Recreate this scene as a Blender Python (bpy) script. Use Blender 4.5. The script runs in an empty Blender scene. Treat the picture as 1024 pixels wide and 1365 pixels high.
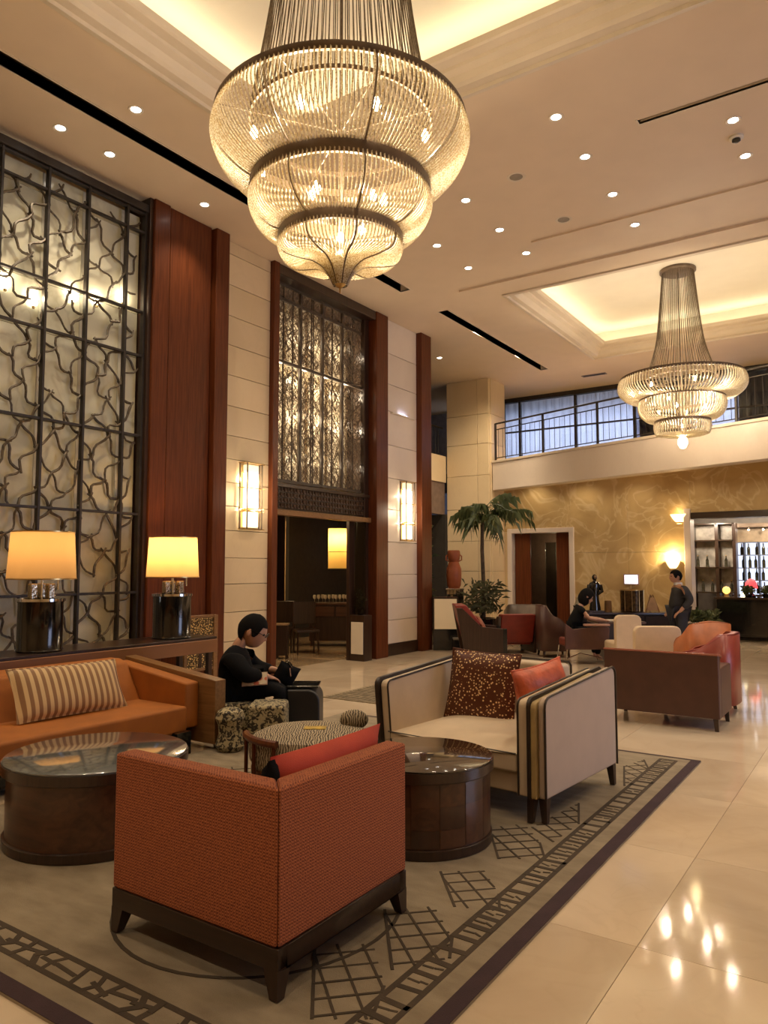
import bpy, bmesh, math, random
from mathutils import Vector, Matrix
random.seed(7)
PI = math.pi
C = bpy.context.scene.collection
SC = bpy.context.scene

# ------------------------------------------------------------------ camera
cam_d = bpy.data.cameras.new('camera')
cam = bpy.data.objects.new('camera', cam_d)
C.objects.link(cam)
cam.location = (0, 0, 1.65)
cam.rotation_euler = (math.radians(90 + 4.25), 0, math.radians(34))
cam_d.sensor_fit = 'VERTICAL'
cam_d.sensor_height = 36
cam_d.lens = 36 * 990 / 1365
cam_d.clip_start = 0.05
cam_d.clip_end = 200
SC.camera = cam

# ------------------------------------------------------------------ world, exposure
w = bpy.data.worlds.new('world')
SC.world = w
w.use_nodes = True
w.node_tree.nodes['Background'].inputs[0].default_value = (0.55, 0.6, 0.9, 1)
w.node_tree.nodes['Background'].inputs[1].default_value = 0.05
SC.view_settings.view_transform = 'Standard'
SC.view_settings.look = 'None'
SC.view_settings.gamma = 1
SC.view_settings.use_curve_mapping = False
SC.view_settings.exposure = 0.35
SC.cycles.max_bounces = 7
SC.cycles.diffuse_bounces = 4
SC.cycles.glossy_bounces = 3
SC.cycles.transmission_bounces = 4
SC.cycles.transparent_max_bounces = 6
SC.cycles.sample_clamp_indirect = 3
SC.cycles.caustics_reflective = False
SC.cycles.caustics_refractive = False
SC.cycles.use_denoising = True

# light levels, all in one place
L_COVE = 13.0          # emission of the cove strips
L_BULB = 45.0         # chandelier bulbs
L_DOWN = 70.0          # watts of each recessed spot
L_DAY = 420.0          # cool daylight behind the entrance windows
L_SHADE = 1.0          # table-lamp bulbs

WARM = (1.0, 0.72, 0.42)
WARM2 = (1.0, 0.80, 0.55)

# ------------------------------------------------------------------ materials
MATS = {}
def nodes_of(name):
    m = bpy.data.materials.new(name)
    m.use_nodes = True
    nt = m.node_tree
    return m, nt, nt.nodes['Principled BSDF']

def mat(name, col, rough=0.5, metal=0.0, var=0.12, scale=8.0, bump=0.0, bscale=60.0, col2=None, stretch=None,
        spec=0.5, coat=0.0, trans=0.0):
    """plain principled material whose colour is broken up by a noise in object space"""
    if name in MATS:
        return MATS[name]
    m, nt, b = nodes_of(name)
    N, L = nt.nodes, nt.links
    tc = N.new('ShaderNodeTexCoord')
    mp = N.new('ShaderNodeMapping')
    mp.inputs['Scale'].default_value = stretch or (1, 1, 1)
    L.new(tc.outputs['Object'], mp.inputs[0])
    no = N.new('ShaderNodeTexNoise')
    no.inputs['Scale'].default_value = scale
    no.inputs['Detail'].default_value = 5
    L.new(mp.outputs[0], no.inputs['Vector'])
    rp = N.new('ShaderNodeValToRGB')
    c2 = col2 or tuple(max(0, c * (1 - 2.2 * var)) for c in col)
    rp.color_ramp.elements[0].position = 0.3
    rp.color_ramp.elements[1].position = 0.7
    rp.color_ramp.elements[0].color = (*c2, 1)
    rp.color_ramp.elements[1].color = (*col, 1)
    L.new(no.outputs['Fac'], rp.inputs[0])
    L.new(rp.outputs[0], b.inputs['Base Color'])
    b.inputs['Roughness'].default_value = rough
    b.inputs['Metallic'].default_value = metal
    b.inputs['Specular IOR Level'].default_value = spec
    b.inputs['Coat Weight'].default_value = coat
    b.inputs['Coat Roughness'].default_value = 0.08
    b.inputs['Transmission Weight'].default_value = trans
    if bump:
        n2 = N.new('ShaderNodeTexNoise')
        n2.inputs['Scale'].default_value = bscale
        L.new(mp.outputs[0], n2.inputs['Vector'])
        bp = N.new('ShaderNodeBump')
        bp.inputs['Strength'].default_value = bump
        bp.inputs['Distance'].default_value = 0.01
        L.new(n2.outputs['Fac'], bp.inputs['Height'])
        L.new(bp.outputs[0], b.inputs['Normal'])
    MATS[name] = m
    return m

def emit(name, col, strength):
    if name in MATS:
        return MATS[name]
    m = bpy.data.materials.new(name)
    m.use_nodes = True
    nt = m.node_tree
    nt.nodes.clear()
    e = nt.nodes.new('ShaderNodeEmission')
    e.inputs[0].default_value = (*col, 1)
    e.inputs[1].default_value = strength
    o = nt.nodes.new('ShaderNodeOutputMaterial')
    nt.links.new(e.outputs[0], o.inputs[0])
    MATS[name] = m
    return m

def lit(name, col, ecol, es, rough=0.6):
    """a lit shade: diffuse cloth that also gives off its lamp's light"""
    m, nt, b = nodes_of(name)
    b.inputs['Base Color'].default_value = (*col, 1)
    b.inputs['Roughness'].default_value = rough
    b.inputs['Emission Color'].default_value = (*ecol, 1)
    b.inputs['Emission Strength'].default_value = es
    MATS[name] = m
    return m

def cloth_shade(name, col):
    """thin lampshade cloth: light comes through from the bulb inside"""
    m = bpy.data.materials.new(name)
    m.use_nodes = True
    nt = m.node_tree
    nt.nodes.clear()
    d = nt.nodes.new('ShaderNodeBsdfDiffuse')
    t = nt.nodes.new('ShaderNodeBsdfTranslucent')
    mx = nt.nodes.new('ShaderNodeMixShader')
    no = nt.nodes.new('ShaderNodeTexNoise')
    no.inputs['Scale'].default_value = 90
    rp = nt.nodes.new('ShaderNodeValToRGB')
    rp.color_ramp.elements[0].color = (*[c * .92 for c in col], 1)
    rp.color_ramp.elements[1].color = (*col, 1)
    nt.links.new(no.outputs[0], rp.inputs[0])
    o = nt.nodes.new('ShaderNodeOutputMaterial')
    for s in (d, t):
        nt.links.new(rp.outputs[0], s.inputs[0])
    mx.inputs[0].default_value = 0.62
    nt.links.new(d.outputs[0], mx.inputs[1])
    nt.links.new(t.outputs[0], mx.inputs[2])
    nt.links.new(mx.outputs[0], o.inputs[0])
    MATS[name] = m
    return m

def math_node(nt, op, a, b=None):
    n = nt.nodes.new('ShaderNodeMath')
    n.operation = op
    for i, v in enumerate((a, b)):
        if v is None:
            continue
        if isinstance(v, (int, float)):
            n.inputs[i].default_value = v
        else:
            nt.links.new(v, n.inputs[i])
    return n.outputs[0]

def m_tweed():
    m, nt, b = nodes_of('tweed')
    N, L = nt.nodes, nt.links
    tc = N.new('ShaderNodeTexCoord')
    sp = N.new('ShaderNodeSeparateXYZ')
    L.new(tc.outputs['Object'], sp.inputs[0])
    no = N.new('ShaderNodeTexNoise'); no.inputs['Scale'].default_value = 30
    L.new(tc.outputs['Object'], no.inputs['Vector'])
    wob = math_node(nt, 'MULTIPLY', no.outputs['Fac'], 2.0)
    k = 2 * PI / 0.0125
    sz = math_node(nt, 'SINE', math_node(nt, 'ADD', math_node(nt, 'MULTIPLY', sp.outputs[2], k), wob))
    xy = math_node(nt, 'ADD', sp.outputs[0], sp.outputs[1])
    sx = math_node(nt, 'SINE', math_node(nt, 'ADD', math_node(nt, 'MULTIPLY', xy, k * .8), wob))
    h = math_node(nt, 'ADD', math_node(nt, 'MULTIPLY', math_node(nt, 'MULTIPLY', sz, sx), 0.28),
                  math_node(nt, 'ADD', math_node(nt, 'MULTIPLY', sz, 0.20), 0.5))
    n9 = N.new('ShaderNodeTexNoise'); n9.inputs['Scale'].default_value = 130; n9.inputs['Detail'].default_value = 1
    L.new(tc.outputs['Object'], n9.inputs['Vector'])
    h = math_node(nt, 'ADD', h, math_node(nt, 'MULTIPLY', math_node(nt, 'SUBTRACT', n9.outputs['Fac'], .5), 1.1))
    rp = N.new('ShaderNodeValToRGB')
    rp.color_ramp.elements[0].position = 0.12
    rp.color_ramp.elements[1].position = 0.85
    rp.color_ramp.elements[0].color = (0.13, 0.026, 0.012, 1)
    rp.color_ramp.elements[1].color = (0.46, 0.145, 0.055, 1)
    L.new(h, rp.inputs[0])
    L.new(rp.outputs[0], b.inputs['Base Color'])
    b.inputs['Roughness'].default_value = 0.85
    bp = N.new('ShaderNodeBump'); bp.inputs['Strength'].default_value = 0.3; bp.inputs['Distance'].default_value = 0.003
    L.new(h, bp.inputs['Height']); L.new(bp.outputs[0], b.inputs['Normal'])
    MATS['tweed'] = m
    return m

def m_stripe(name, ca, cb, period, axis=0, rough=.6):
    m, nt, b = nodes_of(name)
    N, L = nt.nodes, nt.links
    tc = N.new('ShaderNodeTexCoord')
    sp = N.new('ShaderNodeSeparateXYZ')
    L.new(tc.outputs['Object'], sp.inputs[0])
    s = math_node(nt, 'SINE', math_node(nt, 'MULTIPLY', sp.outputs[axis], 2 * PI / period))
    rp = N.new('ShaderNodeValToRGB')
    rp.color_ramp.elements[0].position = 0.42
    rp.color_ramp.elements[1].position = 0.58
    rp.color_ramp.elements[0].color = (*ca, 1)
    rp.color_ramp.elements[1].color = (*cb, 1)
    L.new(math_node(nt, 'ADD', math_node(nt, 'MULTIPLY', s, .5), .5), rp.inputs[0])
    L.new(rp.outputs[0], b.inputs['Base Color'])
    b.inputs['Roughness'].default_value = rough
    b.inputs['Sheen Weight'].default_value = 0.3
    MATS[name] = m
    return m

def m_zebra(name, ca, cb, scale, dist=6.0, bands=True):
    m, nt, b = nodes_of(name)
    N, L = nt.nodes, nt.links
    tc = N.new('ShaderNodeTexCoord')
    if bands:
        wv = N.new('ShaderNodeTexWave')
        wv.inputs['Scale'].default_value = scale
        wv.inputs['Distortion'].default_value = dist
        wv.inputs['Detail'].default_value = 2
        wv.inputs['Detail Scale'].default_value = 1.2
        L.new(tc.outputs['Object'], wv.inputs['Vector'])
        src = wv.outputs['Fac']
    else:
        wv = N.new('ShaderNodeTexNoise')
        wv.inputs['Scale'].default_value = scale
        wv.inputs['Detail'].default_value = 1
        wv.inputs['Distortion'].default_value = dist
        L.new(tc.outputs['Object'], wv.inputs['Vector'])
        src = wv.outputs['Fac']
    rp = N.new('ShaderNodeValToRGB')
    rp.color_ramp.elements[0].position = 0.44
    rp.color_ramp.elements[1].position = 0.54
    rp.color_ramp.elements[0].color = (*ca, 1)
    rp.color_ramp.elements[1].color = (*cb, 1)
    L.new(src, rp.inputs[0])
    L.new(rp.outputs[0], b.inputs['Base Color'])
    b.inputs['Roughness'].default_value = 0.75
    MATS[name] = m
    return m

def m_dots(name, base, dot, scale, size=0.28, rough=.45):
    m, nt, b = nodes_of(name)
    N, L = nt.nodes, nt.links
    tc = N.new('ShaderNodeTexCoord')
    vo = N.new('ShaderNodeTexVoronoi'); vo.inputs['Scale'].default_value = scale
    vo.inputs['Randomness'].default_value = 0.75
    L.new(tc.outputs['Object'], vo.inputs['Vector'])
    rp = N.new('ShaderNodeValToRGB')
    rp.color_ramp.elements[0].position = size
    rp.color_ramp.elements[1].position = size + .06
    rp.color_ramp.elements[0].color = (*dot, 1)
    rp.color_ramp.elements[1].color = (*base, 1)
    L.new(vo.outputs['Distance'], rp.inputs[0])
    L.new(rp.outputs[0], b.inputs['Base Color'])
    b.inputs['Roughness'].default_value = rough
    b.inputs['Metallic'].default_value = .25
    MATS[name] = m
    return m

def m_wood(name, ca, cb, rough=0.3, axis=2, scale=3.0, coat=0.2, spec=.5):
    m, nt, b = nodes_of(name)
    N, L = nt.nodes, nt.links
    tc = N.new('ShaderNodeTexCoord')
    mp = N.new('ShaderNodeMapping')
    s = [14, 14, 14]; s[axis] = 0.7
    mp.inputs['Scale'].default_value = s
    L.new(tc.outputs['Object'], mp.inputs[0])
    no = N.new('ShaderNodeTexNoise'); no.inputs['Scale'].default_value = scale
    no.inputs['Detail'].default_value = 6; no.inputs['Distortion'].default_value = .6
    L.new(mp.outputs[0], no.inputs['Vector'])
    rp = N.new('ShaderNodeValToRGB')
    rp.color_ramp.elements[0].position = .3; rp.color_ramp.elements[1].position = .72
    rp.color_ramp.elements[0].color = (*ca, 1); rp.color_ramp.elements[1].color = (*cb, 1)
    L.new(no.outputs[0], rp.inputs[0]); L.new(rp.outputs[0], b.inputs['Base Color'])
    b.inputs['Roughness'].default_value = rough
    b.inputs['Specular IOR Level'].default_value = spec
    b.inputs['Coat Weight'].default_value = coat
    b.inputs['Coat Roughness'].default_value = .15
    MATS[name] = m
    return m

def m_marble(name, ca, cb, vein, scale=1.2, rough=.08, rnd=True, vscale=1.6, vamt=.5, world=True):
    """polished stone: soft clouds, thin veins, and a tone of its own for every slab"""
    m, nt, b = nodes_of(name)
    N, L = nt.nodes, nt.links
    geo = N.new('ShaderNodeNewGeometry')
    oi = N.new('ShaderNodeObjectInfo')
    add = N.new('ShaderNodeVectorMath'); add.operation = 'ADD'
    L.new(geo.outputs['Position'], add.inputs[0])
    mul = N.new('ShaderNodeVectorMath'); mul.operation = 'SCALE'
    cmb = N.new('ShaderNodeCombineXYZ')
    for i in range(3):
        L.new(oi.outputs['Random'], cmb.inputs[i])
    L.new(cmb.outputs[0], mul.inputs[0]); mul.inputs['Scale'].default_value = 37 if rnd else 0
    L.new(mul.outputs[0], add.inputs[1])
    no = N.new('ShaderNodeTexNoise'); no.inputs['Scale'].default_value = scale
    no.inputs['Detail'].default_value = 7; no.inputs['Distortion'].default_value = 1.2
    L.new(add.outputs[0], no.inputs['Vector'])
    rp = N.new('ShaderNodeValToRGB')
    rp.color_ramp.elements[0].position = .3; rp.color_ramp.elements[1].position = .7
    rp.color_ramp.elements[0].color = (*ca, 1); rp.color_ramp.elements[1].color = (*cb, 1)
    L.new(no.outputs[0], rp.inputs[0])
    n2 = N.new('ShaderNodeTexNoise'); n2.inputs['Scale'].default_value = vscale
    n2.inputs['Detail'].default_value = 3; n2.inputs['Distortion'].default_value = 1.5
    L.new(add.outputs[0], n2.inputs['Vector'])
    v = math_node(nt, 'ABSOLUTE', math_node(nt, 'SUBTRACT', n2.outputs['Fac'], .5))
    r2 = N.new('ShaderNodeValToRGB')
    r2.color_ramp.elements[0].position = 0.0; r2.color_ramp.elements[1].position = .035
    r2.color_ramp.elements[0].color = (vamt, vamt, vamt, 1); r2.color_ramp.elements[1].color = (0, 0, 0, 1)
    L.new(v, r2.inputs[0])
    mx = N.new('ShaderNodeMix'); mx.data_type = 'RGBA'
    L.new(r2.outputs[0], mx.inputs['Factor'])
    L.new(rp.outputs[0], mx.inputs[6]); mx.inputs[7].default_value = (*vein, 1)
    hv = N.new('ShaderNodeHueSaturation')
    val = math_node(nt, 'ADD', math_node(nt, 'MULTIPLY', oi.outputs['Random'], .14 if rnd else 0), .93)
    L.new(val, hv.inputs['Value'])
    L.new(mx.outputs[2], hv.inputs['Color'])
    L.new(hv.outputs[0], b.inputs['Base Color'])
    b.inputs['Roughness'].default_value = rough
    b.inputs['Specular IOR Level'].default_value = .38
    MATS[name] = m
    return m

def m_bead():
    m = bpy.data.materials.new('crystal_bead')
    m.use_nodes = True
    nt = m.node_tree; nt.nodes.clear()
    d = nt.nodes.new('ShaderNodeBsdfDiffuse'); t = nt.nodes.new('ShaderNodeBsdfTranslucent'); g = nt.nodes.new('ShaderNodeBsdfGlossy')
    tc = nt.nodes.new('ShaderNodeTexCoord')
    no = nt.nodes.new('ShaderNodeTexNoise'); no.inputs['Scale'].default_value = 110
    nt.links.new(tc.outputs['Object'], no.inputs['Vector'])
    rp = nt.nodes.new('ShaderNodeValToRGB')
    rp.color_ramp.elements[0].position = .4; rp.color_ramp.elements[1].position = .55
    rp.color_ramp.elements[0].color = (.62, .50, .28, 1); rp.color_ramp.elements[1].color = (.98, .94, .82, 1)
    nt.links.new(no.outputs[0], rp.inputs[0])
    for s in (d, t, g):
        nt.links.new(rp.outputs[0], s.inputs[0])
    g.inputs['Roughness'].default_value = .25
    a = nt.nodes.new('ShaderNodeMixShader'); a.inputs[0].default_value = .62
    nt.links.new(d.outputs[0], a.inputs[1]); nt.links.new(t.outputs[0], a.inputs[2])
    b2 = nt.nodes.new('ShaderNodeMixShader'); b2.inputs[0].default_value = .12
    nt.links.new(a.outputs[0], b2.inputs[1]); nt.links.new(g.outputs[0], b2.inputs[2])
    o = nt.nodes.new('ShaderNodeOutputMaterial'); nt.links.new(b2.outputs[0], o.inputs[0])
    MATS['crystal_bead'] = m
    return m

def glass(name, col=(1, 1, 1), rough=0.0, clear=.85):
    """thin clear sheet: mostly see-through with a mirror sheen"""
    m = bpy.data.materials.new(name)
    m.use_nodes = True
    nt = m.node_tree; nt.nodes.clear()
    t = nt.nodes.new('ShaderNodeBsdfTransparent'); t.inputs[0].default_value = (*[c * clear for c in col], 1)
    g = nt.nodes.new('ShaderNodeBsdfGlossy'); g.inputs['Roughness'].default_value = rough
    f = nt.nodes.new('ShaderNodeFresnel'); f.inputs[0].default_value = 1.5
    mx = nt.nodes.new('ShaderNodeMixShader')
    nt.links.new(f.outputs[0], mx.inputs[0]); nt.links.new(t.outputs[0], mx.inputs[1]); nt.links.new(g.outputs[0], mx.inputs[2])
    o = nt.nodes.new('ShaderNodeOutputMaterial'); nt.links.new(mx.outputs[0], o.inputs[0])
    MATS[name] = m
    return m

M_PAINT = mat('ceiling_paint', (.70, .56, .41), .7, var=.02, scale=3)
M_COFFER = mat('coffer_paint', (.80, .74, .62), .7, var=.02, scale=3)
M_MOULD = mat('moulding_paint', (.68, .58, .45), .55, var=.03, scale=4)
M_FLOOR = m_marble('floor_marble', (.50, .39, .27), (.66, .54, .39), (.42, .32, .21), .9, .075, vamt=.10)
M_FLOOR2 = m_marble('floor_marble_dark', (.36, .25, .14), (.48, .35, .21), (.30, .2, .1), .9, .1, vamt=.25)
M_GROUT = mat('grout', (.38, .29, .20), .7)
M_STONE = m_marble('wall_stone', (.63, .49, .29), (.72, .57, .36), (.55, .42, .25), .5, .35, vamt=.12)
M_STONEP = m_marble('wall_stone_pale', (.66, .56, .47), (.74, .64, .54), (.6, .5, .42), .5, .35, vamt=.10)
M_ONYX = m_marble('onyx_wall', (.44, .30, .125), (.60, .43, .20), (.82, .68, .42), 1.3, .3, rnd=False, vscale=1.15, vamt=.38)
M_MAHOG = m_wood('mahogany', (.075, .019, .006), (.140, .038, .012), .38, coat=.04, spec=.22)
M_DARKW = m_wood('dark_wood', (.022, .010, .006), (.045, .022, .013), .3)
M_DARKW_X = m_wood('dark_wood_flat', (.020, .011, .007), (.042, .022, .013), .28, axis=0)
M_TABLEW = m_wood('table_walnut', (.045, .017, .008), (.10, .040, .018), .3, axis=0, scale=1.5)
M_SOFAW = m_wood('sofa_walnut', (.17, .085, .03), (.27, .14, .055), .32, axis=0)
M_BRONZE = mat('bronze', (.19, .135, .092), .4, .25, var=.2)
M_IRON = mat('dark_iron', (.040, .032, .026), .45, .3, var=.2)
M_TWIG = mat('twig_bronze', (.13, .098, .060), .5, .3, var=.3, scale=30)
M_BLACK = mat('black_lacquer', (.010, .010, .010), .12, coat=.5)
M_BLACKC = mat('black_cloth', (.007, .007, .008), .9, spec=.15, bump=.3, bscale=200)
M_CHROME = mat('chrome', (.75, .74, .72), .12, 1.0, var=.02)
M_BRASS = mat('brass', (.70, .48, .20), .28, 1.0, var=.1)
M_GOLDM = m_dots('gilt_mosaic', (.07, .045, .02), (.85, .60, .22), 42, .33, .3)
M_GLASS = glass('clear_glass')
M_TINT = glass('smoked_glass', (.75, .78, .75), .02, .7)
M_TWEED = m_tweed()
M_ORANGE = mat('orange_velvet', (.40, .128, .014), .7, var=.1, scale=5, bump=.15, bscale=300)
M_CREAM = mat('cream_upholstery', (.62, .50, .36), .75, var=.05, scale=6, bump=.15, bscale=300)
M_CREAMS = mat('cream_side_panel', (.47, .37, .29), .7, var=.03, scale=6)
M_PIPE = mat('dark_piping', (.030, .018, .012), .4)
M_REDC = mat('red_cushion_cloth', (.52, .060, .025), .7, var=.08, scale=7, bump=.2, bscale=220)
M_REDL = mat('red_leather', (.26, .030, .018), .38, var=.12, scale=6)
M_BROWNL = mat('brown_leather', (.085, .036, .026), .42, var=.1, scale=6)
M_ORANGEL = mat('orange_leather', (.46, .135, .04), .45, var=.15, scale=8)
M_BEIGE = mat('beige_upholstery', (.60, .45, .29), .8, var=.05)
M_STRIPE = m_stripe('striped_cushion_cloth', (.27, .135, .045), (.66, .47, .22), .062)
M_ZEBRA = m_zebra('zebra_cloth', (.075, .055, .036), (.40, .33, .22), 17, 7)
M_ZEBRA2 = m_zebra('leaf_print_cloth', (.030, .024, .018), (.40, .34, .20), 27, 1.2, bands=False)
M_SPOT = m_dots('spotted_cushion_cloth', (.095, .025, .010), (.85, .62, .32), 44, .27, .35)
M_SKIN = mat('skin', (.50, .27, .17), .5, var=.05, scale=10)
M_HAIR = mat('black_hair', (.007, .006, .006), .8, spec=.12, bump=.4, bscale=120)
M_LEAF = mat('palm_leaf', (.14, .18, .07), .5, var=.25, scale=3)
M_LEAF2 = mat('shrub_leaf', (.14, .15, .07), .55, var=.3, scale=6)
M_TRUNK = mat('palm_trunk', (.10, .070, .045), .8, var=.25, scale=20)
M_TERRA = mat('terracotta', (.50, .13, .045), .5, var=.15, scale=5)
M_RUG = mat('rug_pile', (.330, .270, .185), .95, var=.14, scale=4.5, bump=.6, bscale=200, col2=(.225, .180, .118), stretch=(1, 2.2, 1))
M_RUGD = mat('rug_dark_pile', (.065, .046, .029), .95, bump=.4, bscale=250)
M_RUGP = mat('rug_plum_pile', (.050, .026, .032), .95, bump=.4, bscale=250)
M_BEAD = m_bead()
M_STRING = mat('dark_strand', (.19, .14, .09), .4, .5, var=.25, scale=60)
M_BULB = emit('bulb_glow', (1.0, .74, .40), L_BULB)
M_COVE = emit('cove_glow', (1.0, .86, .60), L_COVE)
M_LENS = emit('downlight_lens', (1.0, .93, .82), 14.0)
M_SHADE = cloth_shade('lamp_cloth', (.92, .66, .34))
M_SHADE2 = cloth_shade('lantern_paper', (.90, .66, .26))
M_WHITE = mat('white_panel', (.72, .66, .55), .6, var=.03)
M_VOID = mat('dark_recess', (.030, .024, .018), .8)

# ------------------------------------------------------------------ mesh building
class MB:
    def __init__(s):
        s.v = []; s.f = []; s.smooth = []
    def add(s, vs, fs, sm=False):
        o = len(s.v)
        s.v += [tuple(p) for p in vs]
        s.f += [tuple(i + o for i in f) for f in fs]
        s.smooth += [sm] * len(fs)
        return s
    def box(s, x0, y0, z0, x1, y1, z1, c=0.0):
        if x1 < x0: x0, x1 = x1, x0
        if y1 < y0: y0, y1 = y1, y0
        if z1 < z0: z0, z1 = z1, z0
        if c <= 0:
            v = [(x0, y0, z0), (x1, y0, z0), (x1, y1, z0), (x0, y1, z0), (x0, y0, z1), (x1, y0, z1), (x1, y1, z1), (x0, y1, z1)]
            return s.add(v, [(0, 3, 2, 1), (4, 5, 6, 7), (0, 1, 5, 4), (1, 2, 6, 5), (2, 3, 7, 6), (3, 0, 4, 7)])
        c = min(c, (x1 - x0) * .45, (y1 - y0) * .45, (z1 - z0) * .45)
        bm = bmesh.new()
        bmesh.ops.create_cube(bm, size=1)
        for p in bm.verts:
            p.co = Vector((x0 + (p.co.x + .5) * (x1 - x0), y0 + (p.co.y + .5) * (y1 - y0), z0 + (p.co.z + .5) * (z1 - z0)))
        bmesh.ops.bevel(bm, geom=list(bm.edges), offset=c, segments=2 if c > .008 else 1, affect='EDGES', profile=.5)
        s.frombm(bm)
        return s
    def frombm(s, bm, sm=False):
        bm.verts.index_update()
        s.add([tuple(p.co) for p in bm.verts], [[p.index for p in f.verts] for f in bm.faces], sm)
        bm.free()
        return s
    def prism(s, poly, axis, a, b):
        """poly in the two other axes, extruded along axis from a to b"""
        n = len(poly)
        def P(p, t):
            q = list(p); q.insert(axis, t); return q
        v = [P(p, a) for p in poly] + [P(p, b) for p in poly]
        f = [tuple(range(n)), tuple(range(2 * n - 1, n - 1, -1))]
        f += [(i, i + n, (i + 1) % n + n, (i + 1) % n) for i in range(n)]
        return s.add(v, f)
    def tube(s, pts, r, n=6, cap=True, sm=True):
        pts = [Vector(p) for p in pts]
        rs = r if isinstance(r, (list, tuple)) else [r] * len(pts)
        v = []; f = []
        up = None
        for i, p in enumerate(pts):
            t = (pts[min(i + 1, len(pts) - 1)] - pts[max(i - 1, 0)])
            t = t.normalized() if t.length > 1e-9 else Vector((0, 0, 1))
            if up is None:
                up = Vector((0, 0, 1)) if abs(t.z) < .9 else Vector((1, 0, 0))
            a = t.cross(up)
            a = a.normalized() if a.length > 1e-6 else t.orthogonal().normalized()
            b = a.cross(t)
            up = b
            for k in range(n):
                an = 2 * PI * k / n
                v.append(p + (a * math.cos(an) + b * math.sin(an)) * rs[i])
        for i in range(len(pts) - 1):
            for k in range(n):
                f.append((i * n + k, i * n + (k + 1) % n, (i + 1) * n + (k + 1) % n, (i + 1) * n + k))
        if cap:
            f.append(tuple(range(n - 1, -1, -1)))
            f.append(tuple(range((len(pts) - 1) * n, len(pts) * n)))
        return s.add(v, f, sm)
    def lathe(s, prof, n=32, c=(0, 0), closed=False, sm=True, sx=1, sy=1):
        v = []; f = []
        m = len(prof)
        for k in range(n):
            a = 2 * PI * k / n
            for r, z in prof:
                v.append((c[0] + r * math.cos(a) * sx, c[1] + r * math.sin(a) * sy, z))
        for k in range(n):
            k2 = (k + 1) % n
            for i in range(m if closed else m - 1):
                j = (i + 1) % m
                f.append((k * m + i, k2 * m + i, k2 * m + j, k * m + j))
        if not closed:
            if prof[0][0] > 1e-5: f.append(tuple(k * m for k in range(n - 1, -1, -1)))
            if prof[-1][0] > 1e-5: f.append(tuple(k * m + m - 1 for k in range(n)))
        return s.add(v, f, sm)
    def ball(s, c, r, u=16, vv=10, sx=1, sy=1, sz=1):
        v = [(c[0], c[1], c[2] - r * sz)]; f = []
        for i in range(1, vv):
            ph = -PI / 2 + PI * i / vv
            for k in range(u):
                a = 2 * PI * k / u
                v.append((c[0] + r * sx * math.cos(ph) * math.cos(a), c[1] + r * sy * math.cos(ph) * math.sin(a), c[2] + r * sz * math.sin(ph)))
        v.append((c[0], c[1], c[2] + r * sz))
        for k in range(u):
            k2 = (k + 1) % u
            f.append((0, 1 + k2, 1 + k))
            for i in range(vv - 2):
                f.append((1 + i * u + k, 1 + i * u + k2, 1 + (i + 1) * u + k2, 1 + (i + 1) * u + k))
            f.append((len(v) - 1, 1 + (vv - 2) * u + k, 1 + (vv - 2) * u + k2))
        return s.add(v, f, True)
    def pillow(s, w, h, t, n=14, pinch=.06, M=None):
        """a stuffed cushion in its own xz plane, thickness along y"""
        v = []; f = []
        for side in (1, -1):
            for i in range(n + 1):
                for j in range(n + 1):
                    u = -1 + 2 * i / n; q = -1 + 2 * j / n
                    e = max(0, (1 - abs(u) ** 2.6)) ** .5 * max(0, (1 - abs(q) ** 2.6)) ** .5
                    k = 1 - pinch * (1 - abs(q) ** 2) * abs(u) ** 3
                    k2 = 1 - pinch * (1 - abs(u) ** 2) * abs(q) ** 3
                    v.append(((w / 2) * u * k, side * t / 2 * e, (h / 2) * q * k2))
        o = (n + 1) ** 2
        for i in range(n):
            for j in range(n):
                a = i * (n + 1) + j
                f.append((a, a + 1, a + n + 2, a + n + 1))
                f.append((o + a, o + a + n + 1, o + a + n + 2, o + a + 1))
        if M is not None:
            v = [M @ Vector(p) for p in v]
        return s.add(v, f, True)
    def quad(s, a, b, c, d):
        return s.add([a, b, c, d], [(0, 1, 2, 3)])

def link(o, parent=None):
    C.objects.link(o)
    if parent is not None:
        o.parent = parent
    return o

def obj(name, mb, m, parent=None, kind=None, bevel=0, seg=2, label=None, loc=None, rot=None):
    me = bpy.data.meshes.new(name)
    me.from_pydata(mb.v, [], mb.f)
    me.polygons.foreach_set('use_smooth', mb.smooth)
    bm = bmesh.new(); bm.from_mesh(me)
    bmesh.ops.remove_doubles(bm, verts=bm.verts, dist=1e-5)
    bmesh.ops.recalc_face_normals(bm, faces=bm.faces)
    bm.to_mesh(me); bm.free()
    if any(mb.smooth): me.set_sharp_from_angle(angle=math.radians(38))
    me.materials.append(m)
    o = link(bpy.data.objects.new(name, me), parent)
    if loc is not None: o.location = loc
    if rot is not None: o.rotation_euler = rot
    if kind: o['kind'] = kind
    if label: o['label'] = label
    if bevel:
        md = o.modifiers.new('soft_edges', 'BEVEL'); md.width = bevel; md.segments = seg; md.limit_method = 'ANGLE'
        for p in me.polygons: p.use_smooth = True
        md2 = o.modifiers.new('wn', 'WEIGHTED_NORMAL')
    return o

def share(name, me, parent=None, loc=(0, 0, 0), rot=(0, 0, 0), scale=(1, 1, 1)):
    o = link(bpy.data.objects.new(name, me), parent)
    o.location = loc; o.rotation_euler = rot; o.scale = scale
    return o

def tag(o, label, cat, group=None):
    o['label'] = label; o['category'] = cat
    if group: o['group'] = group
    return o

def thing(name, label, cat, loc=(0, 0, 0), rz=0, group=None):
    o = link(bpy.data.objects.new(name, None))
    o.empty_display_size = .1
    o.location = loc; o.rotation_euler = (0, 0, rz)
    return tag(o, label, cat, group)

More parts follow.
